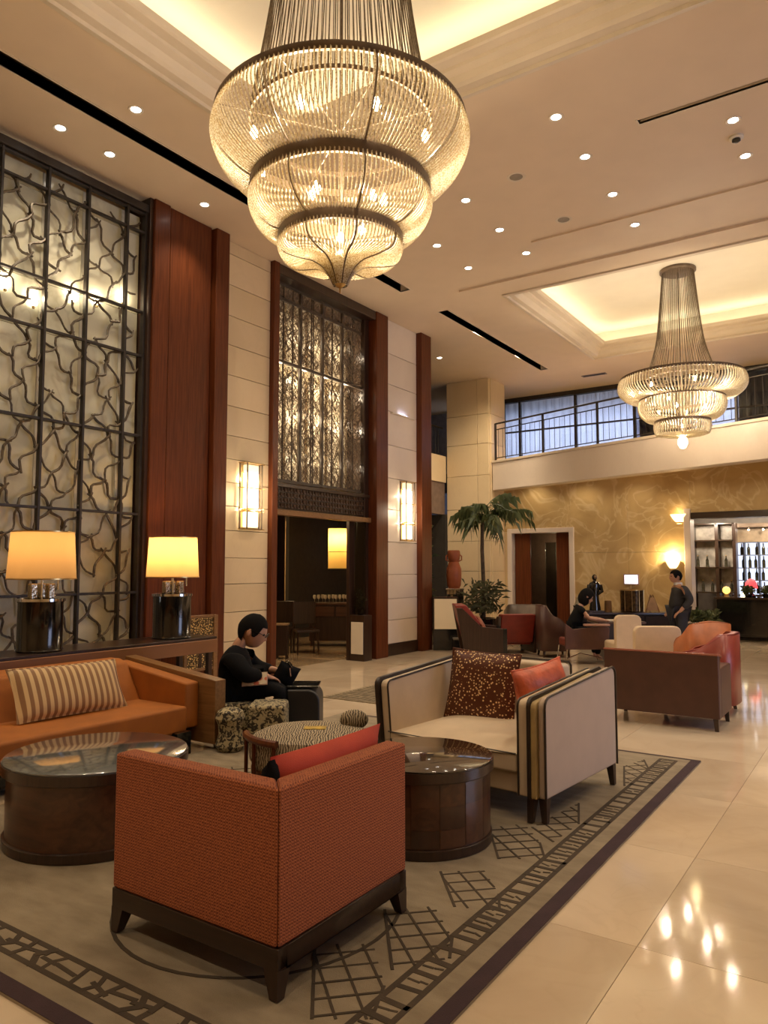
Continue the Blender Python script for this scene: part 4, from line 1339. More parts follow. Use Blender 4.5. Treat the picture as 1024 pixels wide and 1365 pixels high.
cn = thing('console_table', 'long brown console table behind the orange sofa', 'table', (-6.95, 4.3, 0))
obj('top', B(-.3, -1.9, .80, .3, 2.0, .83, .004), M_DARKW, cn)
obj('apron', MB().box(.27, -1.9, .65, .315, 2.0, .80, .006).box(-.3, 1.95, .65, .27, 1.99, .80), mat('apron_brown', (.27, .115, .040), .35, var=.12, scale=3, stretch=(1, .3, 1), coat=.2), cn)
for x in (-.27, .24):
    for y in (-1.85, 1.9):
        obj('leg', B(x, y - .03, 0, x + .06, y + .03, .80, .004), M_DARKW, cn)
def table_lamp(y, lab, sw, drumR, p):
    t = thing('table_lamp', lab, 'lamp', (-6.93, y, .83))
    obj('base', MB().lathe([(0, 0), (drumR, 0), (drumR + .01, .012), (drumR, .03), (drumR, .47), (drumR + .012, .49), (drumR + .012, .51), (0, .51)], 48), mat('black_marble_drum', (.018, .015, .011), .16, coat=.5, var=.5, scale=5), t)
    obj('collar', MB().lathe([(drumR + .002, .485), (drumR + .016, .487), (drumR + .016, .513), (drumR + .002, .514)], 48, closed=True), M_CHROME, t)
    mb = MB()
    for k in range(3):
        a = 2 * PI * k / 3 + .5
        mb.box(.09 * math.cos(a) - .035, .09 * math.sin(a) - .035, .51, .09 * math.cos(a) + .035, .09 * math.sin(a) + .035, .66, .01)
    obj('crystal_neck', mb, mat('mercury_glass', (.62, .52, .36), .15, .9, bump=1, bscale=35), t)
    obj('stem', MB().tube([(0, 0, .51), (0, 0, .86)], .014, 8), M_CHROME, t)
    z0, z1 = .70, 1.17
    o = obj('shade', MB().lathe([(sw * .5, z0), (sw * .455, z1)], 48), M_SHADE, t)
    # lathe caps are unwanted on a shade: keep only the side wall
    bm = bmesh.new(); bm.from_mesh(o.data)
    bmesh.ops.delete(bm, geom=[f for f in bm.faces if len(f.verts) > 4], context='FACES_ONLY')
    bm.to_mesh(o.data); bm.free()
    o['label'] = 'glowing amber drum shade'
    obj('shade_rim', MB().lathe([(sw * .5 - .004, z0), (sw * .5 + .004, z0), (sw * .5 + .004, z0 + .012), (sw * .5 - .004, z0 + .012)], 48, closed=True), M_BRASS, o)
    obj('shade_rim', MB().lathe([(sw * .455 - .004, z1 - .01), (sw * .455 + .004, z1 - .01), (sw * .455 + .004, z1 + .002), (sw * .455 - .004, z1 + .002)], 48, closed=True), M_BRASS, o)
    obj('bulb', MB().ball((0, 0, .95), .045, 14, 9), emit('lamp_bulb', (1, .70, .32), 3), t)
    obj('pull_switch', MB().tube([(.12, .10, .70), (.12, .10, .60)], .012, 8), M_CHROME, t)
    light('POINT', 'lamp_light', (0, 0, 1.03), p, (1, .60, .24), .06, t)
    return t
table_lamp(4.22, 'amber-shaded table lamp before the twig screen, nearer the sofa cushion', .64, .21, 5 * L_SHADE)
table_lamp(5.85, 'brighter yellow-shaded table lamp by the mahogany pilaster', .60, .215, 17 * L_SHADE)

gs = thing('gilt_screen', 'low dark wood frame with gilt mosaic panels at the console end', 'screen', (-7.34, 6.76, 0))
obj('upright', B(-.03, -.38, 0, .03, -.33, 1.03, .004), M_SOFAW, gs)
obj('upright', B(-.03, .11, 0, .03, .18, 1.03, .004), M_SOFAW, gs)
for z in (.10, .33, .74, 1.0):
    obj('rail', B(-.028, -.33, z, .028, .11, z + .035, .003), M_SOFAW, gs)
obj('gilt_panel', B(-.012, -.33, .775, .012, .11, 1.0), M_GOLDM, gs)
obj('gilt_panel', B(-.012, -.33, .365, .012, -.135, .74), M_GOLDM, gs)
obj('gilt_panel', B(-.012, -.085, .365, .012, .11, .74), M_GOLDM, gs)
obj('centre_slat', B(-.02, -.135, .365, .02, -.085, .74), M_DARKW, gs)

# ================================================================== SMALL SEATS NEAR THE SITTING MAN
pf = thing('pouf', 'low oval pouf in zebra cloth with mahogany rail behind the red cushion', 'pouf', (-3.62, 4.42, .0165), math.radians(34))
obj('seat', MB().lathe([(0, .16), (.44, .16), (.475, .22), (.48, .32), (.45, .385), (.36, .425), (.2, .445), (0, .45)], 48, sx=1.0, sy=.80), M_ZEBRA, pf)
obj('base_rail', MB().lathe([(.38, .10), (.46, .10), (.465, .16), (.38, .16)], 40, closed=True, sx=1.0, sy=.80), M_MAHOG, pf)
mb = MB(); pts = []
for k in range(12):
    a = PI + .15 + (.95) * k / 11
    pts.append((.50 * math.cos(a), .40 * math.sin(a), .40 - .015 * k / 11))
obj('arm_rail', MB().tube(pts, .028, 8), M_MAHOG, pf)
for a in (PI + .2, PI + .62, PI + 1.05):
    obj('arm_post', MB().tube([(.50 * math.cos(a), .40 * math.sin(a), .12), (.50 * math.cos(a), .40 * math.sin(a), .40)], .015, 6), M_MAHOG, pf)
for k in range(4):
    a = PI / 4 + PI / 2 * k
    obj('leg', MB().tube([(.42 * math.cos(a), .32 * math.sin(a), .11), (.44 * math.cos(a), .34 * math.sin(a), 0)], [.028, .018], 8), M_MAHOG, pf)
obj('bolster', MB().ball((.30, .10, .47), .085, 16, 10, 1.3, .8, .9), M_ZEBRA, pf)
lf = obj('leaf_print_runner', MB().box(-.06, -.14, .446, .10, -.04, .452, .002), mat('yellow_print', (.62, .42, .06), .6, var=.3, scale=25), pf, label='small yellow printed patch')

# ================================================================== PEOPLE
def skinned(name, pts, edges, m, parent, sub=2, root=0, label=None):
    """one continuous tapered surface grown over connected joints; pts: (x, y, z, rx, ry)"""
    me = bpy.data.meshes.new(name)
    me.from_pydata([p[:3] for p in pts], edges, [])
    me.materials.append(m)
    o = link(bpy.data.objects.new(name, me), parent)
    md = o.modifiers.new('skin', 'SKIN'); md.use_smooth_shade = True; md.branch_smoothing = .6
    sv = me.skin_vertices[0].data
    for i, p in enumerate(pts):
        sv[i].radius = (p[3], p[4] if len(p) > 4 else p[3])
        sv[i].use_root = (i == root)
    s = o.modifiers.new('sub', 'SUBSURF'); s.levels = sub; s.render_levels = sub
    if label: o['label'] = label
    return o

def head_mb(c, s=1.0, tilt=0.0):
    """a head facing +x: skull, jaw, brow, nose, lips, chin; about .23 high"""
    mb = MB(); u, vv = 28, 20
    M = Matrix.Translation(c) @ Matrix.Rotation(tilt, 4, 'Y') @ Matrix.Scale(s, 4)
    v = []; f = []
    def bump(x, z, x0, z0, sx, sz): return math.exp(-((x - x0) / sx) ** 2 - ((z - z0) / sz) ** 2)
    for i in range(vv + 1):
        ph = -PI / 2 + PI * i / vv
        for k in range(u):
            a = 2 * PI * k / u
            x = math.cos(ph) * math.cos(a); y = math.cos(ph) * math.sin(a); z = math.sin(ph)
            X = x * .100; Y = y * .076; Z = z * .118
            if z < 0:
                t = -z
                Y *= 1 - .28 * t; X = X * (1 - .10 * t) + .022 * t
                if x < 0: X *= 1 - .35 * t
            front = max(0, x)
            X += front * (.022 * bump(y, z, 0, -.14, .16, .16) + .010 * bump(y, z, 0, -.50, .35, .10) + .012 * bump(y, z, 0, -.78, .35, .14)
                          + .006 * bump(abs(y), z, .3, .22, .3, .08) - .010 * bump(abs(y), z, .38, .05, .18, .12))
            v.append(M @ Vector((X, Y, Z)))
    for i in range(vv):
        for k in range(u):
            f.append((i * u + k, i * u + (k + 1) % u, (i + 1) * u + (k + 1) % u, (i + 1) * u + k))
    mb.add(v, f, True)
    for sy in (-1, 1):      # ears
        e = MB().ball((0, 0, 0), .03, 10, 7, .55, .28, 1)
        mb.add([M @ (Vector(p) + Vector((-.010, sy * .078, -.008))) for p in e.v], e.f, True)
    return mb, M
def hair_mb(M, low=-.15, front=.35, t=1.09, sides=True):
    """hair cap over the back and top of the head"""
    u, vv = 56, 16; v = []; f = []
    key = [(0, front), (.75, front), (1.15, -.22), (1.32, -.24), (1.5, .02), (1.85, .0), (2.1, low), (3.2, low)]
    for i in range(vv + 1):
        for k in range(u):
            a = 2 * PI * k / u
            q = abs(a if a <= PI else a - 2 * PI)
            for (a0, v0), (a1, v1) in zip(key[:-1], key[1:]):
                if a0 <= q <= a1:
                    e = (q - a0) / (a1 - a0); lo = v0 + (v1 - v0) * e * e * (3 - 2 * e)
            z = lo + (1 - lo) * i / vv
            z = min(z, .999)
            c = math.sqrt(max(0, 1 - z * z)) if z > -.99 else 0
            x = c * math.cos(a); y = c * math.sin(a)
            X, Y, Z = x * .100 * t, y * .076 * t, z * .118 * t
            if z < 0:
                X *= 1 - .2 * -z
            v.append(M @ Vector((X - .006, Y, Z + .002)))
    for i in range(vv):
        for k in range(u):
            f.append((i * u + k, i * u + (k + 1) % u, (i + 1) * u + (k + 1) % u, (i + 1) * u + k))
    return MB().add(v, f, True)
def eyes(M, parent):
    mb = MB()
    for sy in (-1, 1):
        e = MB().ball((.086, sy * .031, .012), .010, 8, 6)
        mb.add([M @ Vector(p) for p in e.v], e.f, True)
    obj('eyes', mb, mat('eye_dark', (.03, .02, .015), .2), parent)

def hand_pts(wrist, d, up, side, curl=.5, s=1.0):
    """skeleton of a hand growing from wrist along d; five fingers, bent by curl"""
    d = Vector(d).normalized(); up = Vector(up).normalized(); lat = d.cross(up).normalized() * side
    w_ = Vector(wrist)
    pts = [(*w_, .026 * s, .018 * s)]; edges = []
    palm = w_ + d * .05 * s
    pts.append((*palm, .036 * s, .014 * s)); edges.append((0, 1))
    for k, (off, L) in enumerate(((-.030, .072), (-.010, .083), (.011, .078), (.030, .060))):
        b = w_ + d * .085 * s + lat * off * s
        i0 = len(pts); pts.append((*b, .0095 * s)); edges.append((1, i0))
        cur = b; dd = d.copy()
        for q in range(3):
            dd = (dd - up * curl * .55).normalized()
            cur = cur + dd * L / 3 * s
            pts.append((*cur, (.0088 - .001 * q) * s)); edges.append((len(pts) - 2, len(pts) - 1))
    tb = w_ + d * .03 * s - lat * .034 * s
    i0 = len(pts); pts.append((*tb, .012 * s)); edges.append((1, i0))
    t2 = tb + (d * .6 - lat * .7 - up * .2).normalized() * .035 * s
    pts.append((*t2, .0105 * s)); edges.append((i0, i0 + 1))
    t3 = t2 + (d * .9 - up * .35).normalized() * .028 * s
    pts.append((*t3, .0085 * s)); edges.append((i0 + 1, i0 + 2))
    return pts, edges

def build_person(root, body, body_e, head_c, head_s, tilt, clothes, hands, hair):
    """body = one skinned figure; clothes are slightly larger skins over it"""
    slim = {0: .7, 1: .68, 2: .62, 5: .6, 8: .6, 6: .78, 9: .78, 11: .75, 12: .8, 15: .75, 16: .8, 13: .8, 17: .8}   # kept inside the clothes
    pts = [(*p[:3], *[r * slim.get(i, 1) for r in p[3:]]) for i, p in enumerate(body)]; ed = list(body_e)
    for (wi, hp, he) in hands:
        o0 = len(pts)
        pts += hp; ed += [(a + o0, b + o0) for a, b in he]; ed.append((wi, o0))
    skinned('body', pts, ed, M_SKIN, root)
    hm, M = head_mb(head_c, head_s, tilt)
    hd = obj('head', hm, M_SKIN, root)
    eyes(M, hd)
    obj('hair', hair_mb(M, **hair), M_HAIR, hd)
    for nm, p, e, m in clothes:
        skinned(nm, p, e, m, root)
    return M

R34 = math.radians(34)
# ---- the man sitting beside the sofa, facing right, bent over what he holds (x forward, -y towards us)
mn = thing('person', 'seated man in black clothes and glasses bent over a magazine beside the sofa', 'person', (-5.39, 5.41, .0), R34)
mn.scale = (1.05, 1.05, 1.03)
body = [(0, 0, .46, .15, .17), (-.06, 0, .60, .15, .17), (-.07, 0, .74, .13, .16), (-.01, 0, .84, .08, .08), (.075, 0, .945, .075, .07),   # 0-4 spine
        (-.03, -.17, .77, .07, .07), (.10, -.25, .60, .055, .055), (.28, -.17, .575, .036, .036),      # 5-7 near arm
        (-.03, .17, .77, .07, .07), (.12, .24, .60, .055, .055), (.33, .12, .59, .036, .036),            # 8-10 far arm
        (.03, -.11, .45, .10, .10), (.44, -.13, .45, .075, .075), (.33, -.13, .10, .045, .045), (.44, -.14, .05, .04, .03),
        (.03, .11, .45, .10, .10), (.46, .13, .45, .075, .075), (.36, .13, .10, .045, .045), (.47, .14, .05, .04, .03)]
be = [(0, 1), (1, 2), (2, 3), (3, 4), (2, 5), (5, 6), (6, 7), (2, 8), (8, 9), (9, 10), (0, 11), (11, 12), (12, 13), (13, 14), (0, 15), (15, 16), (16, 17), (17, 18)]
hn = hand_pts((.30, -.16, .572), (.8, .5, -.35), (0.1, 0, 1), 1, .8)
hf = hand_pts((.36, .11, .585), (.8, -.4, -.1), (0, 0, 1), -1, .9)
top = [(0, 0, .47, .21, .21), (-.05, 0, .61, .235, .22), (-.07, 0, .74, .195, .20), (0, 0, .875, .095, .10),
       (-.03, -.20, .77, .115, .105), (.11, -.28, .60, .092, .088), (.25, -.19, .58, .058, .055),
       (-.04, .18, .77, .10, .095), (.12, .26, .60, .082, .08), (.30, .14, .59, .055, .052)]
te = [(0, 1), (1, 2), (2, 3), (2, 4), (4, 5), (5, 6), (2, 7), (7, 8), (8, 9)]
trz = [(0, 0, .47, .185, .195), (.05, -.12, .455, .125, .115), (.44, -.14, .45, .095, .09), (.34, -.14, .13, .07, .065),
       (.05, .12, .455, .125, .115), (.46, .14, .45, .095, .09), (.37, .14, .13, .07, .065)]
tre = [(0, 1), (1, 2), (2, 3), (0, 4), (4, 5), (5, 6)]
M = build_person(mn, body, be, (.125, 0, .985), 1.32, math.radians(26), [('black_top', top, te, M_BLACKC), ('black_trousers', trz, tre, M_BLACKC)],
                 [(7, *hn), (10, *hf)], dict(low=-.80, front=.46))
for y in (-.14, .14):
    obj('shoe', MB().ball((.45, y, .045), .05, 14, 8, 2.3, .9, .8), M_BLACK, mn)
gm = MB()
for sy in (-1, 1):
    ring = [M @ Vector((.108 - .012 * (abs(math.cos(a * PI / 8)) > 2), sy * .034 + .024 * math.cos(a * PI / 8), .012 + .018 * math.sin(a * PI / 8))) for a in range(17)]
    gm.tube(ring, .0028, 5)
    gm.tube([M @ Vector((.106, sy * .058, .016)), M @ Vector((.05, sy * .080, .016)), M @ Vector((-.01, sy * .086, .010))], .0028, 5)
gm.tube([M @ Vector((.110, -.010, .014)), M @ Vector((.114, 0, .016)), M @ Vector((.110, .010, .014))], .0028, 5)
obj('glasses', gm, M_BLACK, next(c for c in mn.children if c.name.startswith('head')))
# what he holds
mg = thing('magazine', 'open colour magazine on the seated man\'s lap', 'magazine', (-5.39, 5.41, 0), R34)
TM = Matrix.Translation((.20, -.255, .575)) @ Matrix.Rotation(math.radians(58), 4, 'X') @ Matrix.Rotation(.08, 4, 'Z')
def turned(mb, M_):
    mb.v = [tuple(M_ @ Vector(p)) for p in mb.v]
    return mb
obj('pages', turned(MB().box(-.115, -.06, .004, .115, .06, .010), TM), m_dots('magazine_print', (.50, .42, .30), (.42, .10, .05), 14, .35, .4), mg)
obj('cover', turned(MB().box(-.122, -.066, 0, .122, .066, .0035), TM), mat('magazine_cover', (.62, .40, .32), .5, var=.3, scale=20), mg)
bg = thing('handbag', 'small black bag held at the seated man\'s knees', 'bag', (-5.39, 5.41, 0), R34)
obj('pouch', MB().pillow(.24, .21, .13, 12, .05, M=Matrix.Translation((.47, -.01, .59)) @ Matrix.Rotation(.5, 4, 'Y') @ Matrix.Rotation(.5, 4, 'Z')), M_BLACKC, bg)
for q in (-.05, .04):
    obj('handle', MB().tube([(.42 + .012 * a, q, .655 + .055 * math.sin(a * PI / 9)) for a in range(10)], .008, 6), M_BLACK, bg)
obj('buckle', MB().tube([(.52, -.09, .66), (.53, -.09, .58)], .008, 6), M_CHROME, bg)
ty = thing('tray', 'flat black tray resting on the black stool', 'tray', (-5.39, 5.41, 0), R34)
obj('plate', MB().prism([(.50, -.16), (.80, -.14), (.80, .16), (.52, .18)], 2, .475, .488), M_BLACK, ty)
obj('lip', MB().tube([(.50, -.16, .49), (.80, -.14, .49), (.80, .16, .49), (.52, .18, .49), (.50, -.16, .49)], .007, 5), M_BLACK, ty)
# his seat and the little stools round him
st = thing('stool', 'leaf-print upholstered stool under the seated man', 'stool', (-5.39, 5.41, 0), R34)
obj('seat', B(-.30, -.30, .10, .16, .30, .35), M_ZEBRA2, st, bevel=.04, seg=3)
for x in (-.25, .11):
    for y in (-.25, .25):
        obj('leg', MB().tube([(x, y, .10), (x * 1.03, y * 1.03, 0)], [.025, .016], 8), M_MAHOG, st)
o2 = thing('ottoman', 'square leaf-print ottoman beside the black stool', 'stool', (-5.39, 5.41, 0), R34)
obj('seat', B(.20, -.66, .05, .54, -.30, .40), M_ZEBRA2, o2, bevel=.035, seg=3)
obj('plinth', B(.23, -.63, 0, .51, -.33, .05), M_DARKW, o2)
o3 = thing('stool', 'round leaf-print stool between the sofa arm and the man\'s feet', 'stool', (-5.39, 5.41, 0), R34)
obj('seat', MB().lathe([(0, .02), (.12, .02), (.15, .06), (.115, .16), (.12, .24), (.15, .30), (.13, .36), (.08, .385), (0, .39)], 28, c=(.06, -.70), sx=.88, sy=.85), M_ZEBRA2, o3)
obj('foot_ring', MB().lathe([(0, 0), (.10, 0), (.10, .02), (0, .02)], 24, c=(.06, -.70)), M_DARKW, o3)
o4 = thing('stool', 'smooth black upholstered stool with a rounded corner on the marble', 'stool', (-5.39, 5.41, 0), R34)
mb = MB(); pl = [(.50, .05)]
for k in range(7):
    a = PI / 2 - PI / 2 * k / 6
    pl.append((.70 + .12 * math.cos(a), .345 + .12 * math.sin(a)))
pl += [(.82, .05)]
pl.insert(1, (.50, .465))
mb.prism(pl, 1, -.20, .25)
obj('seat', mb, mat('black_leather', (.014, .013, .013), .45), o4, bevel=.02, seg=3)
obj('base', B(.53, -.17, 0, .79, .22, .05), M_DARKW, o4)

def far_root(px, D, name, label, cat, rz=R34, group=None, z=0):
    """px kept only as a note of where the measured place came from: lateral offset = (px-512)/990*D"""
    u = (px - 512) / 990 * D
    return thing(name, label, cat, (-.559 * D + .829 * u, .829 * D + .559 * u, z), rz, group)

# ---- woman in black at the writing table, facing right
wm = thing('person', 'woman in black with dark hair leaning over the far table', 'person', (-4.58, 12.84, 0), R34)
body = [(-.04, 0, .54, .13, .15), (0, 0, .70, .11, .14), (.05, 0, .88, .11, .14), (.10, 0, .99, .05, .05), (.17, 0, 1.09, .050, .048),
        (.06, -.16, .93, .055, .055), (.18, -.22, .76, .042, .042), (.42, -.14, .735, .028, .028),
        (.06, .16, .93, .055, .055), (.2, .2, .76, .042, .042), (.44, .08, .735, .028, .028),
        (0, -.09, .53, .09, .09), (.38, -.10, .52, .065, .065), (.34, -.10, .10, .04, .04), (.44, -.10, .05, .035, .03),
        (0, .09, .53, .09, .09), (.38, .10, .52, .065, .065), (.34, .10, .10, .04, .04), (.44, .10, .05, .035, .03)]
top = [(-.04, 0, .52, .16, .17), (-.02, 0, .70, .15, .17), (.03, 0, .87, .14, .165), (.08, 0, .97, .07, .08), (.05, -.17, .92, .085, .08), (.10, -.20, .85, .07, .065), (.05, .17, .92, .085, .08), (.10, .20, .85, .07, .065)]
te2 = [(0, 1), (1, 2), (2, 3), (2, 4), (4, 5), (2, 6), (6, 7)]
tr2 = [(-.04, 0, .54, .15, .17), (0, -.10, .53, .11, .10), (.38, -.10, .52, .08, .08), (.34, -.10, .12, .055, .055), (0, .10, .53, .11, .10), (.38, .10, .52, .08, .08), (.34, .10, .12, .055, .055)]
M = build_person(wm, body, be, (.20, 0, 1.13), 1.08, math.radians(28), [('black_top', top, te2, M_BLACKC), ('black_trousers', tr2, tre, M_BLACKC)],
                 [(7, *hand_pts((.44, -.135, .735), (1, .3, -.2), (0, 0, 1), 1, .5)), (10, *hand_pts((.46, .078, .735), (1, -.3, -.2), (0, 0, 1), -1, .5))],
                 dict(low=-.9, front=.45, t=1.22))
obj('hair_back', MB().ball((.15, 0, 1.10), .10, 16, 10, 1.05, 1.0, 1.35), M_HAIR, next(c for c in wm.children if c.name.startswith('head')))

# ---- man standing in a grey suit, facing left, hands together
ms = thing('person', 'standing man in a dark grey suit by the far wall lamp', 'person', (-3.27, 14.73, 0), R34 + PI)
ms.scale = (1.08, 1.12, 1.0)
body = [(0, 0, .86, .13, .15), (-.01, 0, 1.05, .12, .15), (-.01, 0, 1.25, .12, .16), (.0, 0, 1.36, .055, .055), (.015, 0, 1.455, .058, .055),
        (-.01, -.19, 1.28, .06, .06), (-.10, -.24, 1.03, .05, .05), (.05, -.22, .86, .033, .033),
        (-.01, .19, 1.28, .06, .06), (-.10, .25, 1.03, .05, .05), (.05, .24, .86, .033, .033),
        (0, -.10, .82, .10, .10), (.02, -.10, .46, .07, .07), (-.01, -.10, .09, .045, .045), (.10, -.11, .04, .04, .03),
        (0, .10, .82, .10, .10), (-.02, .10, .46, .07, .07), (-.05, .10, .09, .045, .045), (.06, .11, .04, .04, .03)]
jk = [(0, 0, .80, .20, .21), (-.02, 0, 1.0, .175, .205), (-.03, 0, 1.20, .175, .215), (-.01, 0, 1.33, .08, .09),
      (-.02, -.20, 1.27, .09, .085), (-.11, -.26, 1.03, .075, .075), (.02, -.235, .89, .052, .052),
      (-.02, .20, 1.27, .09, .085), (-.11, .26, 1.03, .075, .075), (.02, .25, .89, .052, .052)]
tr3 = [(0, 0, .86, .15, .17), (0, -.11, .80, .12, .11), (.02, -.11, .46, .09, .085), (-.01, -.11, .06, .075, .07), (0, .11, .80, .12, .11), (-.02, .11, .46, .09, .085), (-.05, .11, .06, .075, .07)]
M_SUIT = mat('grey_suit', (.036, .036, .042), .8, var=.1, bump=.2, bscale=200)
M = build_person(ms, body, be, (.03, 0, 1.475), 1.0, math.radians(4), [('grey_jacket', jk, te, M_SUIT), ('dark_trousers', tr3, tre, mat('navy_trousers', (.028, .032, .048), .8))],
                 [(7, *hand_pts((.06, -.22, .845), (.7, .2, -.6), (.6, 0, .6), 1, .5, 1.05)), (10, *hand_pts((.06, .24, .845), (.7, -.2, -.6), (.6, 0, .6), -1, .5, 1.05))], dict(low=-.6, front=.45))
obj('shirt_collar', MB().lathe([(.070, 1.315), (.078, 1.32), (.068, 1.365), (.062, 1.365)], 20, c=(-.008, 0), closed=True), mat('white_shirt', (.75, .74, .72), .7), ms)
for y, x in ((-.11, .05), (.11, .01)):
    obj('shoe', MB().ball((x, y, .04), .05, 14, 8, 2.5, .9, .8), M_BLACK, ms)

# ================================================================== SEATING FARTHER BACK
# brown leather settee seen from behind
bs = thing('settee', 'brown leather settee seen from behind on the bare marble', 'sofa', (-2.02, 8.50, 0))
obj('backrest', B(-.58, -.35, .125, .58, -.24, .76), M_BROWNL, bs, bevel=.012)
for s in (-1, 1):
    obj('arm', B(s * .58, -.238, .125, s * .47, .34, .62), M_BROWNL, bs, bevel=.015)
obj('seat_cushion', B(-.465, -.235, .25, .465, .34, .42), M_REDL, bs, bevel=.03)
obj('seat_base', B(-.465, -.235, .125, .465, .33, .245), M_BROWNL, bs)
obj('top_piping', MB().tube([(-.58, -.345, .765), (.57, -.345, .765), (.585, -.30, .76), (.585, -.24, .74)], .012, 6), mat('russet_piping', (.30, .08, .04), .4), bs)
for x in (-.56, .56):
    for y in (-.33, .31):
        obj('leg', taper_leg(x, y, -1 if x > 0 else 1, 1 if y < 0 else -1, .05, .035, .13), M_DARKW, bs)
# red tub chair beside it
def tub(name, label, loc, rz, w_, d_, h_, m, mo, zl=.12, hump=0):
    """tub chair facing +x locally: wrap-round back and arms sweeping down to the front"""
    t = thing(name, label, 'chair', loc, rz)
    n = 26; v = []; f = []
    th = .09
    for i in range(n + 1):
        s = -1 + 2 * i / n
        a = PI + s * PI * .62
        ex = abs(math.cos(a)) ** .55 * (1 if math.cos(a) > 0 else -1); ey = abs(math.sin(a)) ** .55 * (1 if math.sin(a) > 0 else -1)
        zt = h_ - (h_ - .58) * max(0, (abs(s) - .45) / .55) ** 1.3 + hump * max(0, 1 - abs(s) * 2)
        for (k, zz) in ((1, zl), (1, zt), (1 - th / (d_ / 2), zt), (1 - th / (d_ / 2), .30)):
            v.append((ex * d_ / 2 * k, ey * w_ / 2 * k, zz))
    for i in range(n):
        for k in range(3):
            f.append((i * 4 + k, (i + 1) * 4 + k, (i + 1) * 4 + k + 1, i * 4 + k + 1))
    f.append((0, 1, 2, 3)); f.append(tuple(n * 4 + k for k in (3, 2, 1, 0)))
    # inside and outside leathers
    inner = MB(); outer = MB()
    outer.add(v, [q for q in f if q[0] % 4 == 0], False); outer.smooth = [True] * len(outer.f)
    inner.add(v, [q for q in f if q[0] % 4 != 0], False); inner.smooth = [True] * len(inner.f)
    a = obj('outer_shell', outer, mo, t); b = obj('inner_back', inner, m, t)
    for q in (a, b):
        md = q.modifiers.new('t', 'SOLIDIFY'); md.thickness = .012
    obj('seat_cushion', B(-d_ * .36, -w_ * .38, .26, d_ * .44, w_ * .38, .43), m, t, bevel=.04, seg=3)
    obj('seat_base', B(-d_ * .40, -w_ * .40, zl, d_ * .42, w_ * .40, .26), mo, t, bevel=.02)
    for x in (-d_ * .36, d_ * .36):
        for y in (-w_ * .36, w_ * .36):
            obj('leg', MB().tube([(x, y, zl), (x * 1.08, y * 1.08, 0)], [.028, .018], 8), M_DARKW, t)
    return t
tub('armchair', 'red leather tub chair just right of the brown settee', (-1.86, 9.32, 0), PI, .74, .86, .90, M_REDL, mat('red_outer_leather', (.27, .045, .028), .33, var=.1))
tub('armchair', 'rounded orange leather tub chair behind the red tub chair', (-2.10, 10.75, 0), R34 + PI / 2, .62, .74, .90, M_ORANGEL, M_ORANGEL, hump=.05)
# beige chairs seen from behind
def slipper(name, label, loc, rz, w_, h_, m):
    t = thing(name, label, 'chair', loc, rz)
    pl = [(-w_ / 2, .16), (w_ / 2, .16)]
    r = .09
    for k in range(6):
        a = PI / 2 * k / 5; pl.append((w_ / 2 - r + r * math.cos(a), h_ - r + r * math.sin(a)))
    for k in range(6):
        a = PI / 2 + PI / 2 * k / 5; pl.append((-w_ / 2 + r + r * math.cos(a), h_ - r + r * math.sin(a)))
    obj('backrest', MB().prism(pl, 1, -.06, .06), m, t, bevel=.02)
    obj('seat', B(-w_ / 2, .062, .2, w_ / 2, .62, .43), m, t, bevel=.04)
    for x in (-w_ / 2 + .04, w_ / 2 - .04):
        for y in (-.02, .58):
            obj('leg', MB().tube([(x, y, .2), (x, y, 0)], [.025, .018], 8), M_DARKW, t)
    return t
slipper('slipper_chair', 'beige round-cornered chair back just behind the brown settee', (-2.73, 10.95, 0), R34, .66, .82, M_BEIGE)
slipper('slipper_chair', 'pale beige chair farther back between table and settee', (-3.50, 12.22, 0), R34, .42, .88, M_BEIGE)

# red chair with dark sides at the left
def club(name, label, loc, rz, s=1.0):
    t = thing(name, label, 'chair', loc, rz)
    mb_side = lambda y0, y1: MB().prism([(-.30, .03), (.40, .03), (.42, .56), (-.02, .60), (-.36, .93), (-.46, .93)], 1, y0, y1)
    obj('side_panel', mb_side(-.40, -.34), M_DARKW, t, bevel=.006)
    obj('side_panel', mb_side(.34, .40), M_DARKW, t, bevel=.006)
    obj('front_post', B(.36, -.405, 0, .43, -.335, .57, .004), M_BLACK, t)
    obj('front_post', B(.36, .335, 0, .43, .405, .57, .004), M_BLACK, t)
    obj('backrest', MB().prism([(-.28, .28), (-.16, .30), (-.02, .66), (-.28, .98), (-.48, .98)], 1, -.335, .335), M_REDL, t, bevel=.02)
    obj('seat_cushion', B(-.2, -.335, .22, .45, .335, .40), M_REDL, t, bevel=.03)
    obj('back_cushion', MB().pillow(.58, .34, .14, 12, M=Matrix.Translation((.0, 0, .62)) @ Matrix.Rotation(-.5, 4, 'Y') @ Matrix.Rotation(PI / 2, 4, 'Z')), mat('russet_cushion', (.30, .08, .04), .5), t)
    return t
club('club_chair', 'red club chair with dark wooden sides near the wall end', (-6.16, 12.24, 0), R34)
ck = club('club_chair', 'low red lounge chair right of the red club chair', (-6.08, 13.42, 0), R34 + PI * .55)
ck.scale = (1, 1, .78)
gr = tub('armchair', 'taupe tub chair before the far doorway', (-6.9, 15.9, 0), R34 + PI / 2, .85, .7, .82, mat('taupe_leather', (.20, .15, .11), .4), mat('taupe_leather', (.2, .15, .11), .4))
br = tub('armchair', 'brown tub chair with orange arm left of the woman', (-5.2, 13.35, 0), R34, .62, .6, .95, M_BROWNL, M_BROWNL)
